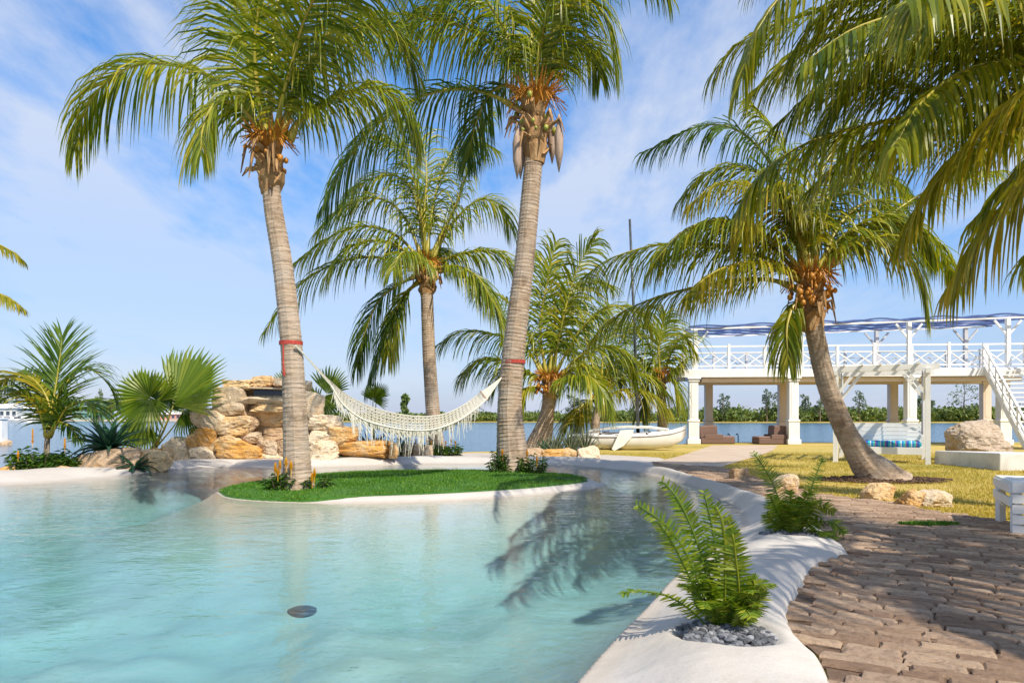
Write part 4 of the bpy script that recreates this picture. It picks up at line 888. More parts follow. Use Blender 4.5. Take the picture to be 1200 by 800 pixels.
leafy_shrub('yellow-flowered shrub hugging the left side of the islet palm by the rocks', Gz(331, 10.9, .0), (.42, .4, .42), 22, 4, [(-.08, .34, .12), (.02, .40, .10), (.12, .44, .10), (-.02, .28, .1), (.19, .38, .1)])
leafy_shrub('yellow-flowered shrub hugging the right side of the islet palm by the rocks', Gz(371, 11.0, .0), (.34, .4, .34), 18, 5, [(-.02, .18, .12), (.02, .26, .1)])
leafy_shrub('dense leafy shrub left of the tallest islet palm', Gz(586, 13.9, .0), (.45, .5, .62), 26, 6, [(.05, .45, .08)])
leafy_shrub('dense leafy shrub with yellow blooms right of the tallest islet palm', Gz(622, 13.9, .0), (.55, .5, .55), 30, 7, [(-.08, .42, .1), (.12, .3, .1)])
leafy_shrub('low leafy shrub in front of the tallest islet palm', Gz(604, 13.65, .0), (.6, .35, .26), 24, 8)
for k, px_ in enumerate((490, 503, 520, 531)):
    leafy_shrub(['small yellow-green shrub left of the nut-laden palm', 'small shrub against the nut-laden palm trunk', 'small flowering shrub right of the nut-laden palm', 'outermost small flowering shrub near the nut-laden palm'][k], Gz(px_, 21.4, .0), (.42, .4, .5), 16, 20+k, [(-.05, .42, .08), (.08, .36, .08)], leaf=.1)

# ------------------------------------------------------------------ rock waterfall, boulders
YW = 18.1
wf = thing('rock_waterfall', 'stacked orange limestone waterfall with flat capstones and a dark spout', 'waterfall', (P(300, 545, YW).x, YW, 0))
def px_stone(x0, y0, x1, y1, mat, dY=0, depth=None, seed=None, **kw):
    Yd = YW+dY; a, b_ = P(x0, y1, Yd), P(x1, y0, Yd); w_, h_ = (b_.x-a.x)*1.06, (b_.z-a.z)*1.04; dep = depth or max(.4, min(.9, w_*.8))
    rock('stone', ((a.x+b_.x)/2, Yd+dep*.45, (a.z+b_.z)/2), (w_, dep, h_), seed or int(x0*7+y0), mat, wf, **kw)
O_, PA, GR, BN = 'stone_orange', 'stone_pale', 'stone_grey', 'stone_brown'
for q in [(259, 445, 295, 456, O_, .35), (288, 440, 320, 454, O_, .4), (316, 443, 345, 455, PA, .4), (340, 446, 362, 458, PA, .45),
          (247, 454, 283, 490, GR, .25), (222, 479, 260, 506, PA, .12), (280, 462, 342, 473, PA, .18, .9), (289, 472, 342, 482, O_, .3), (289, 481, 340, 501, O_, .45), (246, 488, 292, 510, PA, .1),
          (292, 499, 340, 518, BN, .5), (245, 508, 281, 529, O_, .02), (278, 507, 302, 520, GR, .15), (252, 518, 302, 545, O_, -.12), (298, 516, 326, 533, GR, .12), (322, 516, 345, 533, BN, .12),
          (219, 502, 248, 525, O_, .0), (214, 522, 252, 547, PA, -.12), (301, 531, 340, 547, PA, .05), (186, 514, 224, 548, PA, .0), (152, 527, 192, 549, O_, -.1),
          (335, 455, 362, 478, GR, .45), (335, 475, 365, 500, O_, .4), (335, 498, 365, 520, PA, .3), (335, 518, 366, 548, PA, .1),
          (354, 460, 375, 490, PA, .35), (360, 486, 397, 506, PA, .2), (384, 500, 415, 520, O_, .15), (360, 503, 388, 519, PA, .1), (360, 516, 393, 536, PA, .0), (390, 516, 460, 538, O_, .15), (455, 520, 466, 537, O_, .2), (364, 533, 393, 553, PA, -.25),
          (262, 448, 300, 470, BN, .75), (300, 446, 345, 470, BN, .95), (283, 488, 300, 504, BN, .3), (258, 500, 300, 512, GR, .35), (240, 520, 262, 540, BN, .1), (384, 515, 398, 530, BN, .3)]:
    px_stone(q[0], q[1], q[2], q[3], q[4], q[5], q[6] if len(q) > 6 else None, tilt=.06, rough=.19, box=.16, lo_=.74)
c0, c1 = P(230, 545, YW+.8), P(380, 465, YW+.8); rock('mortar_core', ((c0.x+c1.x)/2, YW+1.0, (c1.z)/2-.1), (c1.x-c0.x, .9, c1.z+.3), 77, 'stone_brown', wf, box=.45)
a, b_ = P(296, 463, YW+.1), P(336, 456, YW+.1)
MB().box(((a.x+b_.x)/2, YW+.42, (a.z+b_.z)/2), (b_.x-a.x, .5, b_.z-a.z), bev=.02).build('spout', 'dark_metal', wf)
m_ = P(315, 455, YW+.1); MB().box((m_.x+.05, YW+.42, m_.z), (1.1, .75, .05), ry=.03, bev=.015).build('capstone', 'stone_grey', wf)
def boulder(label, x0, y0, x1, y1, mat, Yd, seed, depth=None, **kw):
    a, b_ = P(x0, y1, Yd), P(x1, y0, Yd); w_ = b_.x-a.x; top = b_.z; h_ = top+.10; dep = depth or w_*.75
    o_ = rock('boulder', ((a.x+b_.x)/2, Yd+dep*.35, top-h_/2), (w_*1.05, dep, h_*1.06), seed, mat, None, **kw); return tag(o_, label, 'rock')
boulder('large brown boulder beneath the dark agave', 84, 525, 152, 551, 'stone_brown', 15.3, 31, .9, tilt=.1)
boulder('orange boulder wedged between the agave boulder and the waterfall', 151, 527, 192, 550, 'stone_orange', 15.8, 32, .7, tilt=.1)
boulder('flat pale stone in front of the young palm', 46, 545, 80, 553, 'stone_pale', 14.8, 33, .4, tilt=.05)
boulder('small orange stone at the outer shore edge', -8, 547, 17, 556, 'stone_orange', 14.6, 34, .35, tilt=.05)
for k, q in enumerate([(468, 519, 484, 537, 'stone_grey', 'upright grey stone right of the long orange waterfall stone'), (482, 521, 494, 537, 'stone_brown', 'slim brown stone left of the yellow-green shrub'), (493, 522, 508, 536, 'stone_grey', 'grey stone at the foot of the nut-laden palm')]):
    boulder(q[5], *q[:5], 20.3, 60+k, .4, tilt=.1)
for k, q in enumerate([(612, 526, 640, 541, 'boulder_tan', 'tan rock half hidden behind the tallest islet palm'), (634, 526, 668, 540, 'stone_orange', 'rounded pink-orange rock left of the bright orange one'), (654, 526, 681, 541, 'stone_orange', 'bright orange angular rock in front of the sword-leaved plant'), (678, 523, 702, 541, 'stone_pale', 'pale orange rock at the end of the row by the terrace')]):
    boulder(q[5], *q[:5], 19.9, 70+k, .6, tilt=.1)
boulder('single squarish orange rock on the lawn below the leaning palm', 1014, 567, 1052, 587, 'stone_orange', 9.9, 81, .4, tilt=.1, rough=.2)
boulder('left rock of the touching pair by the paving edge', 1058, 576, 1090, 597, 'stone_orange', 9.15, 82, .35, tilt=.15, rough=.2)
boulder('right rock of the touching pair by the paving edge', 1083, 577, 1121, 600, 'stone_pale', 9.1, 83, .38, tilt=.15, rough=.2)
boulder('pale rock at the paving edge behind the smaller fern', 912, 557, 942, 574, 'stone_pale', 10.6, 84, .4, tilt=.1)
boulder('large rounded pitted boulder behind the concrete block', 1120, 496, 1194, 530, 'boulder_tan', 18.6, 85, 1.3, sub=4, box=.85, rough=.2, tilt=.05)
boulder('low flat stones along the lawn edge near the path', 856, 547, 878, 558, 'boulder_tan', 12.9, 86, .3, tilt=.05)
# mulch ring round the leaning palm
b0 = Gz(1022, 12.9); MBm = MB(); nr = 28; Vm = [(b0.x+.1, b0.y, .10)]+[(b0.x+.25+math.cos(6.283*i/nr)*1.15*(1+.15*mnoise.noise((i*.9, 1, 0))), b0.y+.05+math.sin(6.283*i/nr)*.62*(1+.2*mnoise.noise((i*.8, 5, 0))), .012) for i in range(nr)]
mu = link_mesh('mulch_bed', Vm, [(0, 1+i, 1+(i+1) % nr) for i in range(nr)], 'soil'); tag(mu, 'dark mulch ring round the foot of the leaning palm', None, None, 'structure')
rd = random.Random(5); mm = MB()
for k in range(500):
    a = rd.uniform(0, 6.28); r_ = math.sqrt(rd.random()); q = Vector((b0.x+.25+math.cos(a)*r_*1.25, b0.y+.05+math.sin(a)*r_*.68, .035+.06*(1-r_))); mm.box(q, (rd.uniform(.03, .1), .02, .015), rd.uniform(0, 3.1), rd.uniform(-.4, .4), rd.uniform(-.3, .3))
tag(mm.build('mulch_chips', 'soil'), 'loose brown mulch chips around the leaning palm', 'mulch', None, 'stuff')

# ------------------------------------------------------------------ ferns in gravel pockets
def pebbles(name, label, c, rx, ry, n, seed, z0):
    rd = random.Random(seed); bm = bmesh.new(); bmesh.ops.create_icosphere(bm, subdivisions=1, radius=1); iv = [v_.co.copy() for v_ in bm.verts]; jf = [tuple(v_.index for v_ in f_.verts) for f_ in bm.faces]; bm.free(); m_ = MB()
    for k in range(n):
        a = rd.uniform(0, 6.28); r_ = math.sqrt(rd.random()); p = Vector((c.x+math.cos(a)*r_*rx, c.y+math.sin(a)*r_*ry, z0+.03*(1-r_*r_)+rd.uniform(-.008, .012))); s_ = rd.uniform(.013, .028); M = Matrix.Rotation(rd.uniform(0, 6.28), 3, 'Z') @ Matrix.Rotation(rd.uniform(-.6, .6), 3, 'X')
        m_.add([p+M @ Vector((q.x*s_*1.3, q.y*s_*.9*(1+.2*mnoise.noise(q*2+p*9)), q.z*s_*.6)) for q in iv], jf)
    return tag(m_.build(name, 'pebble'), label, 'gravel', None, 'stuff')
def fern(label, base, lst, n_auto, Hh, seed, Yd, L=.085):
    rt = thing('sword_fern', label, 'fern', base); rd = random.Random(seed); i = 0
    for l_, dy in lst:
        add_frond(rt, px_pts(l_, Yd, dy), 'fern_leaf', .0045, 'fern_leaf', L=L*rd.uniform(.85, 1.1), n=36, wd=.0145, droop=.05, hang=1, t0=.16, ang0=82, ang1=60, seed=seed*50+i, segs=2, spread=(1, -.35+rd.uniform(-.4, .4), 0), vlift=.05, ragged=.08); i += 1
    for k in range(n_auto):
        a = rd.uniform(0, 6.28); el = rd.uniform(1.0, 1.5); ln = Hh*rd.uniform(.45, .95); d = Vector((math.cos(a), math.sin(a), 0)); b0 = Vector(base)+d*rd.uniform(.01, .07); q = [b0, b0+d*ln*.35*math.cos(el)+Vector((0, 0, ln*.4*math.sin(el)))]
        q.append(q[1]+d*ln*.3*math.cos(el*.7)+Vector((0, 0, ln*.33*math.sin(el*.8)))); q.append(q[2]+d*ln*.22+Vector((0, 0, ln*.05*math.sin(el))))
        add_frond(rt, [tuple(p) for p in q], 'fern_leaf', .004, 'fern_leaf', L=L*rd.uniform(.7, 1), n=34, wd=.014, droop=.06, hang=1, t0=.14, ang0=82, ang1=60, seed=seed*70+k, segs=2, vlift=.05, ragged=.08)
    return rt
f1 = G(848, 738, .04); f2 = G(928, 626, .05)
pebbles('gravel', 'grey gravel filling the planting pocket of the large fern', POCKETS[0][0], .25, .27, 560, 3, .035)
pebbles('gravel', 'grey gravel filling the planting pocket of the smaller bushy fern', POCKETS[1][0], .28, .33, 520, 4, .045)
fern('tall arching sword fern in gravel on the white pool rim', f1, [
    ([(838, 735), (825, 700), (805, 650), (780, 615), (745, 590)], .05), ([(842, 735), (832, 690), (815, 630), (795, 585), (775, 562)], .15), ([(845, 735), (842, 680), (835, 620), (825, 575)], .1), ([(848, 735), (850, 680), (848, 620), (838, 590)], -.1),
    ([(852, 735), (858, 690), (862, 640), (852, 605)], .05), ([(855, 735), (866, 700), (862, 650), (858, 622)], -.12), ([(832, 738), (810, 715), (780, 697), (745, 692), (728, 696)], -.05), ([(862, 738), (876, 705), (884, 685), (880, 676)], 0), ([(860, 740), (880, 715), (890, 700), (888, 690)], -.1),
    ([(840, 736), (815, 690), (790, 640), (770, 610)], -.15), ([(846, 738), (838, 715), (830, 705), (826, 712)], -.2), ([(850, 738), (862, 718), (872, 712), (880, 722)], -.2), ([(845, 736), (830, 670), (808, 612), (790, 580)], .25),
    ], 11, .46, 1, f1.y, .075)
fern('smaller bushy sword fern in gravel by the pool rim and paving', f2, [
    ([(922, 622), (916, 595), (905, 565), (890, 540), (882, 530)], .2), ([(932, 622), (945, 590), (955, 560), (965, 535)], .3), ([(938, 624), (955, 612), (975, 612), (990, 625)], -.2), ([(938, 624), (950, 600), (962, 592), (978, 600)], -.1), ([(918, 624), (906, 612), (898, 600)], -.1),
    ([(926, 622), (928, 595), (925, 575)], 0), ([(930, 622), (938, 592), (950, 575)], -.2), ([(922, 622), (910, 598), (902, 580)], -.2), ([(940, 626), (960, 622), (980, 632)], -.3)], 22, .58, 2, f2.y, .09)
# drain on the pool floor
dq = G(354, 700, WL-.9); 
nzd = vnoise(np.array([dq.x]), np.array([dq.y]), .75, 2.3)+.5*vnoise(np.array([dq.x]), np.array([dq.y]), 1.9, 5.1)
zf = float(shell_z(np.array([dq.x]), np.array([dq.y]), nzd)[0][0])
dr = thing('pool_drain', 'dark round drain on the pool floor', 'drain', (dq.x, dq.y, zf)); c = Vector((dq.x, dq.y, zf))
MB().tube([c+Vector((0, 0, -.06)), c+Vector((0, 0, .02)), c+Vector((0, 0, .03))], [.17, .17, .15], 28).build('rim', 'dark_metal', dr, True)
MB().tube([c+Vector((0, 0, .028)), c+Vector((0, 0, .045)), c+Vector((0, 0, .05))], [.12, .11, .05], 28).build('cover', 'dark_metal', dr, True)

# ------------------------------------------------------------------ hammock
hm = thing('hammock', 'cream rope hammock with long fringe slung between the two islet palms', 'hammock', (P(480, 500, 12.4).x, 12.4, 0))
A0 = P(349, 405, Y1); B0 = P(600, 430, Y2)
def strap(c, r_, h): 
    MB().tube([c+Vector((0, 0, -h)), c+Vector((0, 0, h))], [r_, r_], 20, False).build('strap', 'red_strap', hm)
strap(P(341, 402, Y1), .185, .03); strap(P(602, 424, Y2), .245, .035)
MB().tube([P(332, 402, Y1-.17), P(332, 425, Y1-.19), P(333, 440, Y1-.18)], [.012, .012, .02], 5).build('strap_tail', 'red_strap', hm)
far_e = [(386, 446), (405, 462), (430, 475), (460, 484), (490, 488), (518, 486), (540, 477), (556, 466), (563, 460)]
near_e = [(388, 452), (402, 474), (425, 491), (455, 500), (485, 504), (512, 502), (538, 492), (558, 478), (571, 467)]
nu, nv = 44, 17
fe, ne = catmull(far_e, nu)[0], catmull(near_e, nu)[0]
bed = np.zeros((nu, nv, 3))
for i in range(nu):
    u = i/(nu-1); Yl = Y1+.3+(Y2-Y1-.7)*(.08+.84*u); wd = .12+.36*math.sin(math.pi*min(1, u*1.0))**.6
    a, b_ = P(*fe[i], Yl+wd), P(*ne[i], Yl-wd)
    for j in range(nv):
        v_ = j/(nv-1); q = a.lerp(b_, v_); q.z -= .22*math.sin(math.pi*v_)*math.sin(math.pi*u)**.7; bed[i, j] = q
m_ = MB()
for j in range(nv):
    m_.tube([Vector(bed[i, j]) for i in range(nu)], [.011 if 0 < j < nv-1 else .018]*nu, 4)
for i in range(nu-1):
    for j in range(nv-1):
        a, b_ = Vector(bed[i, j]), Vector(bed[i+1, j+1]); c_, d_ = Vector(bed[i+1, j]), Vector(bed[i, j+1]); m_.bar(a, b_, .0075); m_.bar(c_, d_, .0075)
m_.build('net', 'rope', hm)
aL, aR = P(356, 415, Y1-.05), P(589, 441, Y2-.1); m_ = MB(); m2 = MB()
for j in range(0, nv, 1): m_.tube([aL, Vector(bed[0, j])], [.012, .012], 4); m2.tube([aR, Vector(bed[-1, j])], [.007, .007], 4)
m_.tube([P(346, 405, Y1-.2), aL], [.02, .02], 6); m2.tube([P(596, 428, Y2-.2), aR], [.016, .016], 6); m_.build('end_rope', 'rope', hm); m2.build('end_rope', 'rope', hm)
MB().tube([Vector(bed[-1, 0])+Vector((0, .05, .03)), Vector(bed[-1, -1])-Vector((0, .05, .03))], .02, 8).build('spreader_bar', 'spathe', hm)
rd = random.Random(9); m_ = MB()
for side in (nv-1, 0):
    for k in range(120):
        u = rd.uniform(.02, .97); i = min(int(u*(nu-1)), nu-2); p = Vector(bed[i, side]).lerp(Vector(bed[i+1, side]), u*(nu-1)-i); ln = (.42 if side else .34)*rd.uniform(.5, 1.1)*(.5+.6*math.sin(math.pi*u)); sw = Vector((rd.uniform(-.05, .05), rd.uniform(-.05, .05), 0))
        m_.tube([p, p+Vector((0, 0, -ln*.5))+sw*.4, p+Vector((0, 0, -ln))+sw], [.008, .007, .004], 3)
    for k in range(70):                                      # knotted diamonds of the fringe top
        u = rd.uniform(.02, .95); i = min(int(u*(nu-1)), nu-2); p = Vector(bed[i, side]); q = Vector(bed[min(nu-1, i+2), side])-Vector((0, 0, rd.uniform(.08, .2))); m_.tube([p, q], [.008, .008], 3)
fo_ = m_.build('fringe', 'rope', hm); fo_['kind'] = 'stuff'

# ------------------------------------------------------------------ pavilion
PY = 30.8; ROT = R(-5)
pv = thing('garden_pavilion', 'two-storey white open pavilion with cross-braced railing and wavy blue roof slats', 'pavilion', (P(960, 500, PY).x, PY, 0))
po = Vector((P(815, 500, PY).x, PY, 0)); ux = Vector((math.cos(ROT), math.sin(ROT), 0)); uy = Vector((-math.sin(ROT), math.cos(ROT), 0))
def W(x, y, z): return po+ux*x+uy*y+Vector((0, 0, z))
HB = 3.0; DP = 3.2; LEN = 14.2
colx = [-.1, 4.25, 9.25, 13.1]
def column(x, y, mat, wdt=.39):
    m_ = MB(); m_.box(W(x, y, .12), (wdt*1.45, wdt*1.45, .24), ROT, bev=.02); m_.box(W(x, y, .62), (wdt*1.18, wdt*1.18, .76), ROT, bev=.015); m_.box(W(x, y, 1.06), (wdt*1.3, wdt*1.3, .10), ROT, bev=.02)
    m_.box(W(x, y, 1.96), (wdt, wdt, 1.72), ROT, bev=.02); m_.box(W(x, y, HB-.14), (wdt*1.25, wdt*1.25, .12), ROT, bev=.02); m_.box(W(x, y, HB-.04), (wdt*1.5, wdt*1.5, .08), ROT, bev=.01)
    m_.box(W(x, y-wdt*.51, 1.96), (wdt*.6, .02, 1.5), ROT); m_.build('column', mat, pv)
for x in colx: column(x, 0, 'white_paint')
for x in (1.2, 4.75, 9.95, 14.2): column(x, DP, 'shaded_white_paint', .36)
def beam(a, b_, w_, h_, name, mat): MB().bar(a, b_, w_, h_).build(name, mat, pv)
beam(W(-.8, -.18, HB+.16), W(LEN+.4, -.18, HB+.16), .16, .32, 'fascia', 'white_paint'); beam(W(-.8, DP+.1, HB+.16), W(LEN+.4, DP+.1, HB+.16), .16, .32, 'fascia', 'white_paint')
beam(W(.3, .12, HB-.12), W(LEN-.3, .12, HB-.12), .2, .18, 'lower_beam', 'shaded_white_paint'); beam(W(.3, DP-.16, HB-.1), W(LEN-.3, DP-.16, HB-.1), .2, .2, 'lower_beam', 'shaded_white_paint')
for k in range(38): MB().bar(W(.1+k*.36, -.05, HB+.06), W(.1+k*.36, DP, HB+.06), .09, .13).build('joist', 'shaded_white_paint', pv)
for k in range(24): y = -.1+k*.14; MB().bar(W(-.8, y, HB+.345), W(LEN+.4, y, HB+.345), .13, .035).build('deck_board', 'white_paint', pv)
def railing(y, mat):
    rl = MB(); z0 = HB+.37; rl.bar(W(-.1, y, z0+1.02), W(LEN-.2, y, z0+1.02), .09, .07); rl.bar(W(-.1, y, z0+.14), W(LEN-.2, y, z0+.14), .07, .06); rl.bar(W(-.1, y, z0+.74), W(LEN-.2, y, z0+.74), .05, .04)
    o_ = rl.build('railing', mat, pv); n_ = 9
    for k in range(n_+1):
        x = -.1+(LEN-.1)*k/n_; MB().bar(W(x, y, HB+.35), W(x, y, z0+(1.12 if k % 2 else 1.02)), .11).build('post', mat, o_)
        if k < n_:
            x2 = -.1+(LEN-.1)*(k+1)/n_; MB().bar(W(x, y, z0+.74), W((x+x2)/2, y, z0+.14), .06, .045).build('brace', mat, o_); MB().bar(W((x+x2)/2, y, z0+.14), W(x2, y, z0+.74), .06, .045).build('brace', mat, o_)
            MB().bar(W(x, y+.02, z0+.16), W((x+x2)/2, y+.02, z0+.72), .05, .04).build('brace', mat, o_); MB().bar(W((x+x2)/2, y+.02, z0+.72), W(x2, y+.02, z0+.16), .05, .04).build('brace', mat, o_)
railing(0, 'white_paint'); railing(DP, 'grey_post')
HR = HB+2.15
for x in (0, 4.6, 9.2, 13.3):
    for y, mt in ((0, 'white_paint'), (DP, 'grey_post')):
        h = HR+.35*(x/13.3); m_ = MB(); m_.bar(W(x, y, HB+.35), W(x, y, h), .16); m_.bar(W(x, y, h-.75), W(x+.55, y, h-.08), .08); m_.bar(W(x, y, h-.75), W(x-.55, y, h-.08), .08); m_.build('roof_post', mt, pv)
for y in (0, DP): MB().bar(W(-.2, y, HR+.02), W(LEN, y, HR+.40), .07, .07).build('roof_beam', 'white_paint', pv)
for k in range(11):
    y = -.35+k*.38; pts = [W(-.3+(LEN+.6)*i/60, y+.10*math.sin(i*.55+k*2.1), HR+.10+.38*i/60+.05*math.sin(i*.62+k*1.9)) for i in range(61)]
    MB().tube(pts, .045, 4).build('roof_slat', 'blue_slat', pv)
# staircase at the right end, rising towards the deck
st = thing('outdoor_staircase', 'white open staircase climbing to the pavilion deck', 'staircase', (P(1215, 500, 26).x, 26, 0))
sb0, st0 = Vector((P(1232, 500, 25.2).x, 25.2, 0)), W(13.0, -.3, HB+.33); dvec = st0-sb0; hd = Vector((dvec.x, dvec.y, 0)).normalized(); sd_ = Vector((-hd.y, hd.x, 0)); nst = 17
for s_ in (-.75, .75): MB().bar(sb0+sd_*s_, st0+sd_*s_, .07, .3).build('stringer', 'white_paint', st)
for k in range(1, nst): q = sb0.lerp(st0, k/nst); MB().box(q+Vector((0, 0, .06)), (.32, 1.46, .05), math.atan2(hd.y, hd.x)).build('tread', 'white_paint', st)
for s_ in (-.78, .78):
    h_ = MB(); h_.bar(sb0+sd_*s_+Vector((0, 0, 1.0)), st0+sd_*s_+Vector((0, 0, 1.0)), .08); h_.bar(sb0+sd_*s_+Vector((0, 0, .55)), st0+sd_*s_+Vector((0, 0, .55)), .06); h_.bar(sb0+sd_*s_+Vector((0, 0, .3)), st0+sd_*s_+Vector((0, 0, .3)), .05)
    o_ = h_.build('handrail', 'white_paint', st)
    for k in range(7): q = sb0.lerp(st0, k/6)+sd_*s_; MB().bar(q, q+Vector((0, 0, 1.08)), .09).build('post', 'white_paint', o_)
# lounge chairs under the pavilion
def lounge(label, loc, face):
    rt = thing('lounge_chair', label, 'lounge chair', loc); c = Vector(loc); f_ = face
    MB().box(c+Vector((f_*.1, 0, .14)), (1.5, .95, .26), bev=.03).build('base', 'wicker', rt); MB().box(c+Vector((f_*.42, 0, .30)), (.9, .85, .10), bev=.04).build('seat_cushion', 'brown_cushion', rt)
    MB().box(c+Vector((-f_*.28, .1, .55)), (.78, .75, .56), ry=-f_*.06, bev=.05).build('backrest', 'wicker', rt)
    for s_ in (-.44, .44): MB().box(c+Vector((-f_*.1, s_, .33)), (.8, .09, .22), bev=.02).build('armrest', 'wicker', rt)
    return rt
lounge('brown wicker lounge chair by the first pavilion column nearest the boat', (P(832, 500, 31.4).x+.15, 31.4, 0), 1)
lounge('brown wicker lounge chair by the second pavilion column', (P(910, 500, 30.9).x-.1, 30.9, 0), -1)
# low mooring posts at the water edge between the lounge chairs
for k, px_ in enumerate((855, 865)):
    q = P(px_, 500, 32.6); rt = thing('ladder_rail', ['slim dark swim ladder rail nearer the first lounge chair', 'slim dark swim ladder rail nearer the second lounge chair'][k], 'rail', (q.x, q.y, 0), 'swim ladder rails')
    MB().tube([(q.x, q.y, -.5), (q.x, q.y, .35), (q.x, q.y+.12, .42), (q.x, q.y+.3, .38)], .025, 6).build('tube', 'dark_metal', rt)

# ------------------------------------------------------------------ swing bench
sw = thing('swing_bench', 'white swing bench with striped blue cushion under a bracketed frame', 'swing', (0, 0, 0))
xl, xr, yf, yk, HT = 0.0, 2.13, 0.0, 2.4, 2.34
def sbar(a, b_, w_, h_=None, name='post', mat='white_paint', par=None): return MB().bar(a, b_, w_, h_).build(name, mat, par or sw)
for x in (xl, xr):
    for y in (yf, yk): sbar((x, y, -.03), (x, y, HT), .115)
    sbar((x, yf-.2, HT+.05), (x, yk+.2, HT+.05), .1, .12, 'side_beam'); sbar((x, yf+.05, 1.75), (x, yf+.55, HT), .08, None, 'bracket'); sbar((x, yk-.05, 1.75), (x, yk-.55, HT), .08, None, 'bracket')
for y in (yf, yk):
    sbar((xl-.25, y, HT+.16), (xr+.25, y, HT+.16), .1, .14, 'top_beam')
    for x, s_ in ((xl, 1), (xr, -1)): sbar((x+s_*.04, y, 1.8), (x+s_*.5, y, HT+.1), .08, None, 'bracket')
for k in range(5): x = xl+(xr-xl)*(k+.5)/5; sbar((x, yf-.15, HT+.26), (x, yk+.15, HT+.26), .06, .06, 'slat')
ym = .75; x0, x1 = xl+.10, xr-.10; bs = .40
for k in range(6): sbar((x0, ym-.28+k*.11, bs), (x1, ym-.28+k*.11, bs), .09, .03, 'seat_slat')
sbar((x0, ym-.34, bs-.08), (x1, ym-.34, bs-.08), .05, .18, 'apron')
for k in range(5): sbar((x0, ym+.32+k*.02, bs+.16+k*.11), (x1, ym+.32+k*.02, bs+.16+k*.11), .03, .10, 'back_slat')
for x in (x0, x1):
    sbar((x, ym+.3, bs-.05), (x, ym+.44, bs+.68), .06, None, 'back_post'); sbar((x, ym-.3, bs+.32), (x, ym+.38, bs+.32), .06, .04, 'armrest'); sbar((x, ym-.3, bs), (x, ym-.3, bs+.32), .06, None, 'arm_post')
    MB().tube([(x, ym-.25, bs+.3), (x, ym, HT+.1)], .012, 5).build('chain', 'steel', sw); MB().tube([(x, ym+.36, bs+.3), (x, ym+.02, HT+.1)], .012, 5).build('chain', 'steel', sw)
sbar((xl, ym, HT+.16), (xr, ym, HT+.16), .1, .1, 'hanging_beam')
MB().box(((x0+x1)/2, ym-.02, bs+.095), (x1-x0-.04, .64, .16), bev=.05).build('cushion', 'striped_cushion', sw, False)
sw.location = (8.72, 18.4, 0); sw.rotation_euler = (0, 0, R(-29))
# ------------------------------------------------------------------ concrete block
cb = MB(); x0, x1, y0, y1 = 11.0, 14.6, 15.4, 17.8
cb.add([(x0, y0, -.03), (x1, y0, -.03), (x1, y1, -.03), (x0, y1, -.03), (x0+.02, y0+.02, .40), (x1, y0+.02, .34), (x1, y1, .28), (x0+.02, y1, .34)], [(3, 2, 1, 0), (4, 5, 6, 7), (0, 1, 5, 4), (1, 2, 6, 5), (2, 3, 7, 6), (3, 0, 4, 7)])
o_ = cb.build('concrete_block', 'concrete_block', loc=(12.8, 16.6, 0)); tag(o_, 'whitewashed low concrete block on the lawn before the rounded boulder', 'concrete block')
bv = o_.modifiers.new('bevel', 'BEVEL'); bv.width = .03; bv.segments = 2
# ------------------------------------------------------------------ white slatted sunbed
sbp = Vector((5.09, 6.95, 0)); e1 = Vector((.89, -.455, 0)).normalized(); e2 = Vector((.455, .89, 0)).normalized()
sn = thing('sunbed', 'white slatted wooden sunbed standing at the lawn edge on the paving', 'sunbed', sbp); SL, SWd, SH = 1.9, .95, .53
def S(x, y, z): return sbp+e1*x+e2*y+Vector((0, 0, z))
for x, y in ((.04, .04), (SL-.04, .04), (.04, SWd-.04), (SL-.04, SWd-.04)): MB().bar(S(x, y, .012), S(x, y, SH-.03), .07, .07).build('leg', 'white_paint', sn)
for k in range(5): z = .06+k*.105; MB().bar(S(0, -.012, z), S(SL, -.012, z), .025, .088).build('side_slat', 'white_paint', sn)
for z in (SH-.055, SH-.19): MB().bar(S(-.012, 0, z), S(-.012, SWd, z), .025, .088).build('end_slat', 'white_paint', sn)
for k in range(9): y = .03+k*(SWd-.06)/8; MB().bar(S(0, y, SH), S(SL, y, SH), .095, .025).build('top_slat', 'white_paint', sn)

# ------------------------------------------------------------------ catamaran
ca0 = Vector((P(738, 500, 26).x, 26.2, 0)); ct = thing('catamaran', 'white beached catamaran with two hulls and a tall dark mast', 'boat', ca0); ar = R(14); ax = Vector((math.cos(ar), -math.sin(ar), 0)); ay = Vector((math.sin(ar), math.cos(ar), 0))
def K(x, y, z): return ca0+ax*x+ay*y+Vector((0, 0, z))
def hull(y0, mat):
    secs = [(-2.15, .10, .30, .52), (-2.0, .16, .12, .54), (-1.2, .22, .03, .55), (0, .25, .0, .56), (1.0, .22, .04, .60), (1.6, .15, .14, .68), (1.95, .07, .32, .78), (2.12, .015, .55, .86)]; V_, F_ = [], []
    for x, hw, zb, zt in secs:
        for yy, zz in ((-hw*.85, zt), (-hw, zt-.1), (-hw*.95, zb+(zt-zb)*.45), (-hw*.55, zb+.06), (0, zb), (hw*.55, zb+.06), (hw*.95, zb+(zt-zb)*.45), (hw, zt-.1), (hw*.85, zt), (0, zt+.05)): V_.append(K(x, y0+yy, zz))
    n_ = 10
    for i in range(len(secs)-1):
        for k in range(n_): F_.append((i*n_+k, i*n_+(k+1) % n_, (i+1)*n_+(k+1) % n_, (i+1)*n_+k))
    F_ += [tuple(range(n_)), tuple(range(len(secs)*n_-1, (len(secs)-1)*n_-1, -1))]
    h_ = link_mesh('hull', V_, F_, mat, ct, True); m_ = MB()
    for s_ in (-1, 1): m_.tube([K(x, y0+s_*hw*1.02, zt-.08) for x, hw, zb, zt in secs], .018, 5)
    m_.build('rub_rail', 'hull_trim', h_); return h_
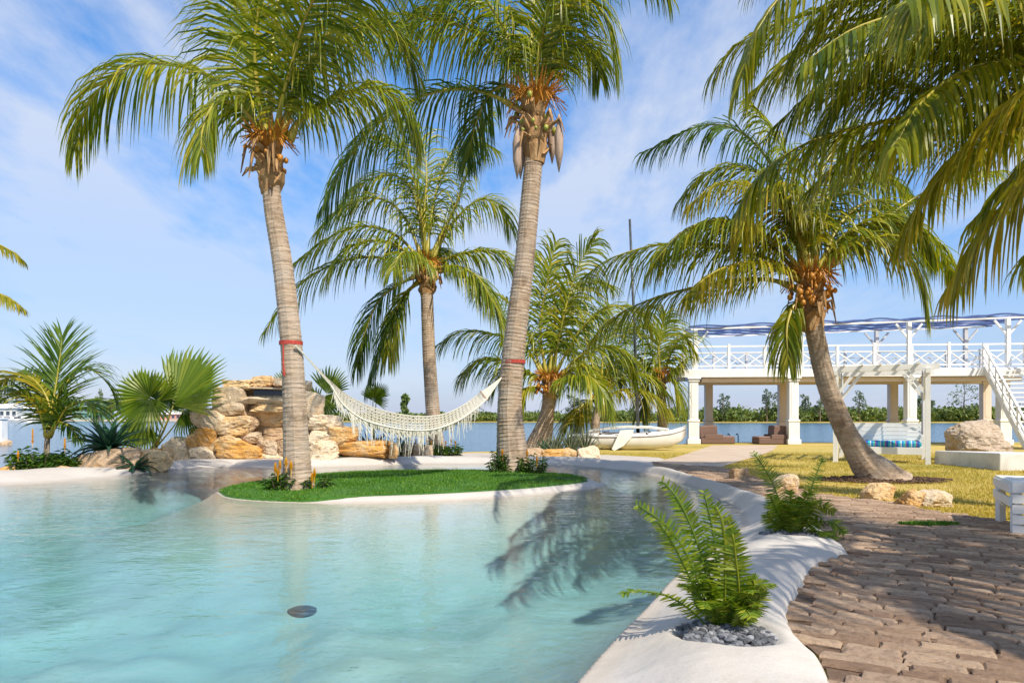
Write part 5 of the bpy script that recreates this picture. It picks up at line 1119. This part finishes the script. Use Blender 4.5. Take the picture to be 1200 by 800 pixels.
hull(-.95, 'hull'); hull(1.0, 'hull')
for x in (-.95, .75): MB().tube([K(x, -1.15, .62), K(x, 1.2, .62)], .05, 8).build('crossbeam', 'steel', ct, True)
tp = [K(-.9, -.72, .62), K(.7, -.72, .62), K(.7, .78, .62), K(-.9, .78, .62)]; MB().add(tp+[p+Vector((0, 0, -.025)) for p in tp], [(0, 1, 2, 3), (7, 6, 5, 4), (0, 4, 5, 1), (1, 5, 6, 2), (2, 6, 7, 3), (3, 7, 4, 0)]).build('trampoline', 'hull_trim', ct)
sp = [(-1.5, .70), (-.8, .80), (0, .86), (.8, .84), (1.5, .74)]; m_ = MB(); 
for i, (x, z) in enumerate(sp[:-1]):
    x2, z2 = sp[i+1]; m_.add([K(x, -.5, z), K(x2, -.5, z2), K(x2, .3, z2+.04), K(x, .3, z+.04), K(x, -.5, z-.06), K(x2, -.5, z2-.06)], [(0, 1, 2, 3), (4, 5, 1, 0)])
m_.build('boat_cover', 'canvas', ct)
mb_ = P(748, 488, 26.1); mt_ = P(738, 257, 26.1); MB().tube([(mb_.x, mb_.y, .6), tuple(mb_.lerp(mt_, .5)), tuple(mt_)], [.06, .055, .045], 10).build('mast', 'mast', ct, True)
for q in (K(2.0, -.95, .8), K(-.9, -1.1, .6), K(-.9, 1.2, .6)): MB().tube([tuple(q), tuple(mb_.lerp(mt_, .72))], .008, 4).build('stay', 'mast', ct)
rp = [P(727, 504, 24.9), P(743, 503, 24.9), P(741, 511, 24.9), P(731, 522, 24.9), P(720, 528, 24.9), P(717, 526, 24.9)]; bk = [p+Vector((0, .07, 0)) for p in rp]; n_ = 6
MB().add(rp+bk, [tuple(range(n_)), tuple(range(2*n_-1, n_-1, -1))]+[(i, n_+i, n_+(i+1) % n_, (i+1) % n_) for i in range(n_)]).build('rudder', 'hull', ct)
MB().tube([K(-1.0, -1.0, .56), tuple(P(735, 506, 24.95))], .025, 5).build('tiller', 'steel', ct)

# ------------------------------------------------------------------ far shore: mangroves, pines, houses, boats
def leaf_quads(cent, rad, n, size, seed, flat=1.0):
    rg = np.random.default_rng(seed); u = nrm(rg.normal(0, 1, (n, 3))); rr = rg.uniform(.55, 1.05, n)[:, None]; C0 = np.asarray(cent)+u*rr*np.asarray(rad)
    a = nrm(rg.normal(0, 1, (n, 3))); b_ = nrm(np.cross(a, nrm(rg.normal(0, 1, (n, 3))))); s_ = (size*rg.uniform(.6, 1.3, n))[:, None]
    return np.stack([C0-a*s_-b_*s_*.6, C0+a*s_-b_*s_*.6, C0+a*s_+b_*s_*.6, C0-a*s_+b_*s_*.6], 1).reshape(-1, 3)
rg = np.random.default_rng(4); VV = []
for k in range(330):                                            # one continuous mangrove belt
    px_ = rg.uniform(380, 1330); fx = (px_-600)/F; Yd = np.interp(px_, [380, 620, 800, 1300], [272, 246, 233, 232])+rg.uniform(2, 30); hgt = np.interp(px_, [380, 560, 700, 820, 900, 1300], [3.2, 3.4, 3.8, 4.8, 5.2, 5.6])*rg.uniform(.6, 1.1); w_ = rg.uniform(3.5, 7)
    VV.append(leaf_quads((fx*Yd, Yd, hgt*.42), (w_*.9, 4, hgt*.58), 200, .42, 1000+k))
VV = np.vstack(VV); mg = link_mesh('mangrove_belt', VV, np.arange(len(VV)).reshape(-1, 4).tolist(), 'far_leaf'); tag(mg, 'dense green mangrove belt lining the far bank', 'mangroves', None, 'stuff')
def far_tree(label, px_, ytop, Yd, wpx, seed, mat='pine_leaf', wisp=True, zb=-.2, name='casuarina_tree', cat='tree', group='tall wispy trees above the mangroves'):
    q = P(px_, ytop, Yd); h = q.z; rt = thing(name, label, cat, (q.x, Yd, zb), group); rd = random.Random(seed); w_ = wpx/F*Yd
    m_ = MB(); m_.tube([(q.x, Yd, zb-.5), (q.x+rd.uniform(-.3, .3), Yd, h*.5), (q.x+rd.uniform(-.4, .4), Yd, h*.97)], [.35, .2, .05], 6); cl = []
    for k in range(9 if wisp else 7):
        t_ = .35+.62*k/8; a = rd.uniform(0, 6.28); rr = w_*.42*(1-.6*(t_-.35)); c = Vector((q.x+math.cos(a)*rr, Yd+math.sin(a)*rr, h*t_)); m_.tube([(q.x, Yd, h*(t_-.1)), tuple(c)], [.1, .04], 4); cl.append(leaf_quads(tuple(c), (w_*.2, w_*.2, h*.07+.2), 42 if wisp else 70, .24 if wisp else .45, seed*31+k))
    m_.build('trunk', 'bark', rt); cl.append(leaf_quads((q.x, Yd, h*.72), (w_*.3, w_*.3, h*.25), 70 if wisp else 160, .24 if wisp else .32, seed)); cl = np.vstack(cl); link_mesh('crown', cl, np.arange(len(cl)).reshape(-1, 4).tolist(), mat, rt)
for k, (px_, yt, wp, lb) in enumerate([(848, 462, 16, 'lone wispy pine seen between the first two pavilion columns'), (899, 458, 12, 'slender bare-topped pine left of the paired pines beyond the second pavilion column'), (911, 461, 18, 'fuller pine of the pair beyond the second pavilion column'), (944, 463, 14, 'wispy pine just right of the second pavilion column'), (961, 466, 14, 'low wispy pine left of the leaning palm trunk'), (1007, 459, 16, 'lone wispy pine right of the leaning palm trunk above the swing'), (1079, 465, 14, 'small dark pine by the swing frame post'), (1090, 468, 12, 'smaller companion pine beside the swing frame post'), (1130, 450, 46, 'broad dark windswept tree above the rounded boulder'), (1188, 476, 26, 'rounded tree behind the staircase'), (672, 462, 18, 'wispy pine behind the low palms and boat'), (690, 470, 16, 'short pine behind the boat mast')]):
    far_tree(lb, px_, yt, 236, wp, 200+k)
far_tree('lone feathery palm above the houses on the far beach', 117, 457, 330, 12, 230, 'far_leaf', True, .2, 'far_palm', 'palm tree', None)
for k, (px_, yt, Yd, wp, lb) in enumerate([(20, 455, 345, 50, 'broad trees behind the white-roofed boathouse'), (60, 462, 350, 44, 'leafy tree behind the young palm on the far beach'), (98, 466, 352, 40, 'leafy tree left of the lone far palm'), (130, 466, 340, 36, 'rounded pale green tree right of the lone far palm'), (165, 470, 345, 40, 'dark leafy tree behind the fan palm'), (215, 470, 345, 44, 'leafy tree above the red roofed house'), (-15, 458, 345, 50, 'leafy tree beyond the boathouse end'), (300, 480, 350, 50, 'low tree hidden behind the waterfall'), (475, 459, 200, 12, 'slim drooping tree seen above the hammock')]):
    far_tree(lb, px_, yt, Yd, wp, 240+k, 'far_leaf', False, .2, 'leafy_tree', 'tree', 'trees along the far beach')
def house(name, label, x0, x1, ytop, Yd, dep, wall, roof, rows, cols, pitched=0, cat='building'):
    a, b_ = P(x0, ytop, Yd), P(x1, ytop, Yd); h = a.z; rt = thing(name, label, cat, ((a.x+b_.x)/2, Yd, .2)); w_ = b_.x-a.x; cx = (a.x+b_.x)/2
    MB().box((cx, Yd+dep/2, h/2), (w_, dep, h)).build('wall', wall, rt)
    m_ = MB(); ov = .6
    if pitched: m_.add([(a.x-ov, Yd-ov, h), (b_.x+ov, Yd-ov, h), (b_.x+ov, Yd+dep+ov, h), (a.x-ov, Yd+dep+ov, h), (a.x+dep*.35, Yd+dep/2, h+pitched), (b_.x-dep*.35, Yd+dep/2, h+pitched)], [(3, 2, 1, 0), (0, 1, 5, 4), (2, 3, 4, 5), (1, 2, 5), (3, 0, 4)])
    else: m_.box((cx, Yd+dep/2, h+.2), (w_+2*ov, dep+2*ov, .4))
    m_.build('roof', roof, rt)
    for r_ in range(rows):
        for c_ in range(cols):
            x = a.x+w_*(c_+.5)/cols; z = h*(r_+.5)/rows; wn = MB().box((x, Yd-.03, z), (w_/cols*.55, .1, h/rows*.5)).build('window', 'window_glass', rt)
            MB().box((x, Yd-.06, z-h/rows*.27), (w_/cols*.62, .18, .15)).build('sill', 'white_paint', wn)
    return rt
house('apartment_block', 'green-trimmed apartment block with dark windows on the far beach', 84, 117, 470, 338, 12, 'green_wall', 'pale_wall', 3, 7)
house('boathouse', 'white-roofed boathouse at the marina across the water', -30, 20, 478, 250, 9, 'pale_wall', 'roof_white', 1, 7, 1.6)
house('red_house', 'long low red house with pale roof beyond the fan palm', 183, 217, 485, 335, 9, 'red_wall', 'roof_white', 1, 6, 1.5)
house('beach_house', 'small pale house between the beach trees', 36, 58, 483, 340, 8, 'pale_wall', 'roof_white', 1, 4, 1.5)
land('marina_quay', [(P(-60, 490, 246).x, 246), (P(26, 490, 246).x, 246), (P(26, 490, 264).x, 264), (P(-60, 490, 264).x, 264)], 'pale_wall', .1)['label'] = 'pale quay under the boathouse'
def motorboat(label, px_, Yd, L, seed):
    q = P(px_, 493, Yd); c = Vector((q.x, Yd, -.6)); rt = thing('motorboat', label, 'boat', c, 'white boats moored at the marina'); V_, F_ = [], []
    for x, w_, zt in ((-.5, .16, .9), (-.2, .18, .95), (.2, .16, 1.05), (.42, .08, 1.2), (.5, .005, 1.3)):
        for yy, zz in ((-w_, zt), (-w_*.7, -.2), (w_*.7, -.2), (w_, zt)): V_.append(c+Vector((x*L, yy*L, zz)))
    F_ = [(i*4+k, i*4+k+1, i*4+5+k, i*4+4+k) for i in range(4) for k in range(3)]+[(i*4+3, i*4, i*4+4, i*4+7) for i in range(4)]+[(0, 3, 2, 1)]
    link_mesh('hull', V_, F_, 'hull', rt); MB().box(c+Vector((-L*.05, 0, 1.6)), (L*.36, L*.2, 1.4), bev=.2).build('cabin', 'white_paint', rt); MB().box(c+Vector((-L*.05, -L*.1-.02, 1.75)), (L*.3, .05, .5)).build('window', 'window_glass', rt); MB().box(c+Vector((-L*.08, 0, 2.6)), (L*.3, L*.22, .1)).build('canopy', 'roof_white', rt)
for k, (px_, Yd, L) in enumerate([(11, 236, 7), (24, 232, 8), (34, 234, 6.5), (2, 240, 8)]): motorboat(['white motorboat under the boathouse eave', 'largest white motorboat moored off the quay end', 'small white motorboat outermost at the marina', 'white motorboat beside the boathouse wall'][k], px_, Yd, L, k)
# white marker post in the lagoon
mp_ = P(1, 500, 44); rt = thing('dock_post', 'white square post on a rocky footing in the lagoon', 'post', (mp_.x, 44, -.6)); MB().box((mp_.x, 44, .25), (.5, .5, 1.7), bev=.03).build('shaft', 'white_paint', rt); MB().box((mp_.x, 44, 1.12), (.62, .62, .1), bev=.02).build('cap', 'white_paint', rt)
rock('footing', (mp_.x+.1, 44, -.55), (1.1, 1.1, .55), 5, 'stone_brown', rt)
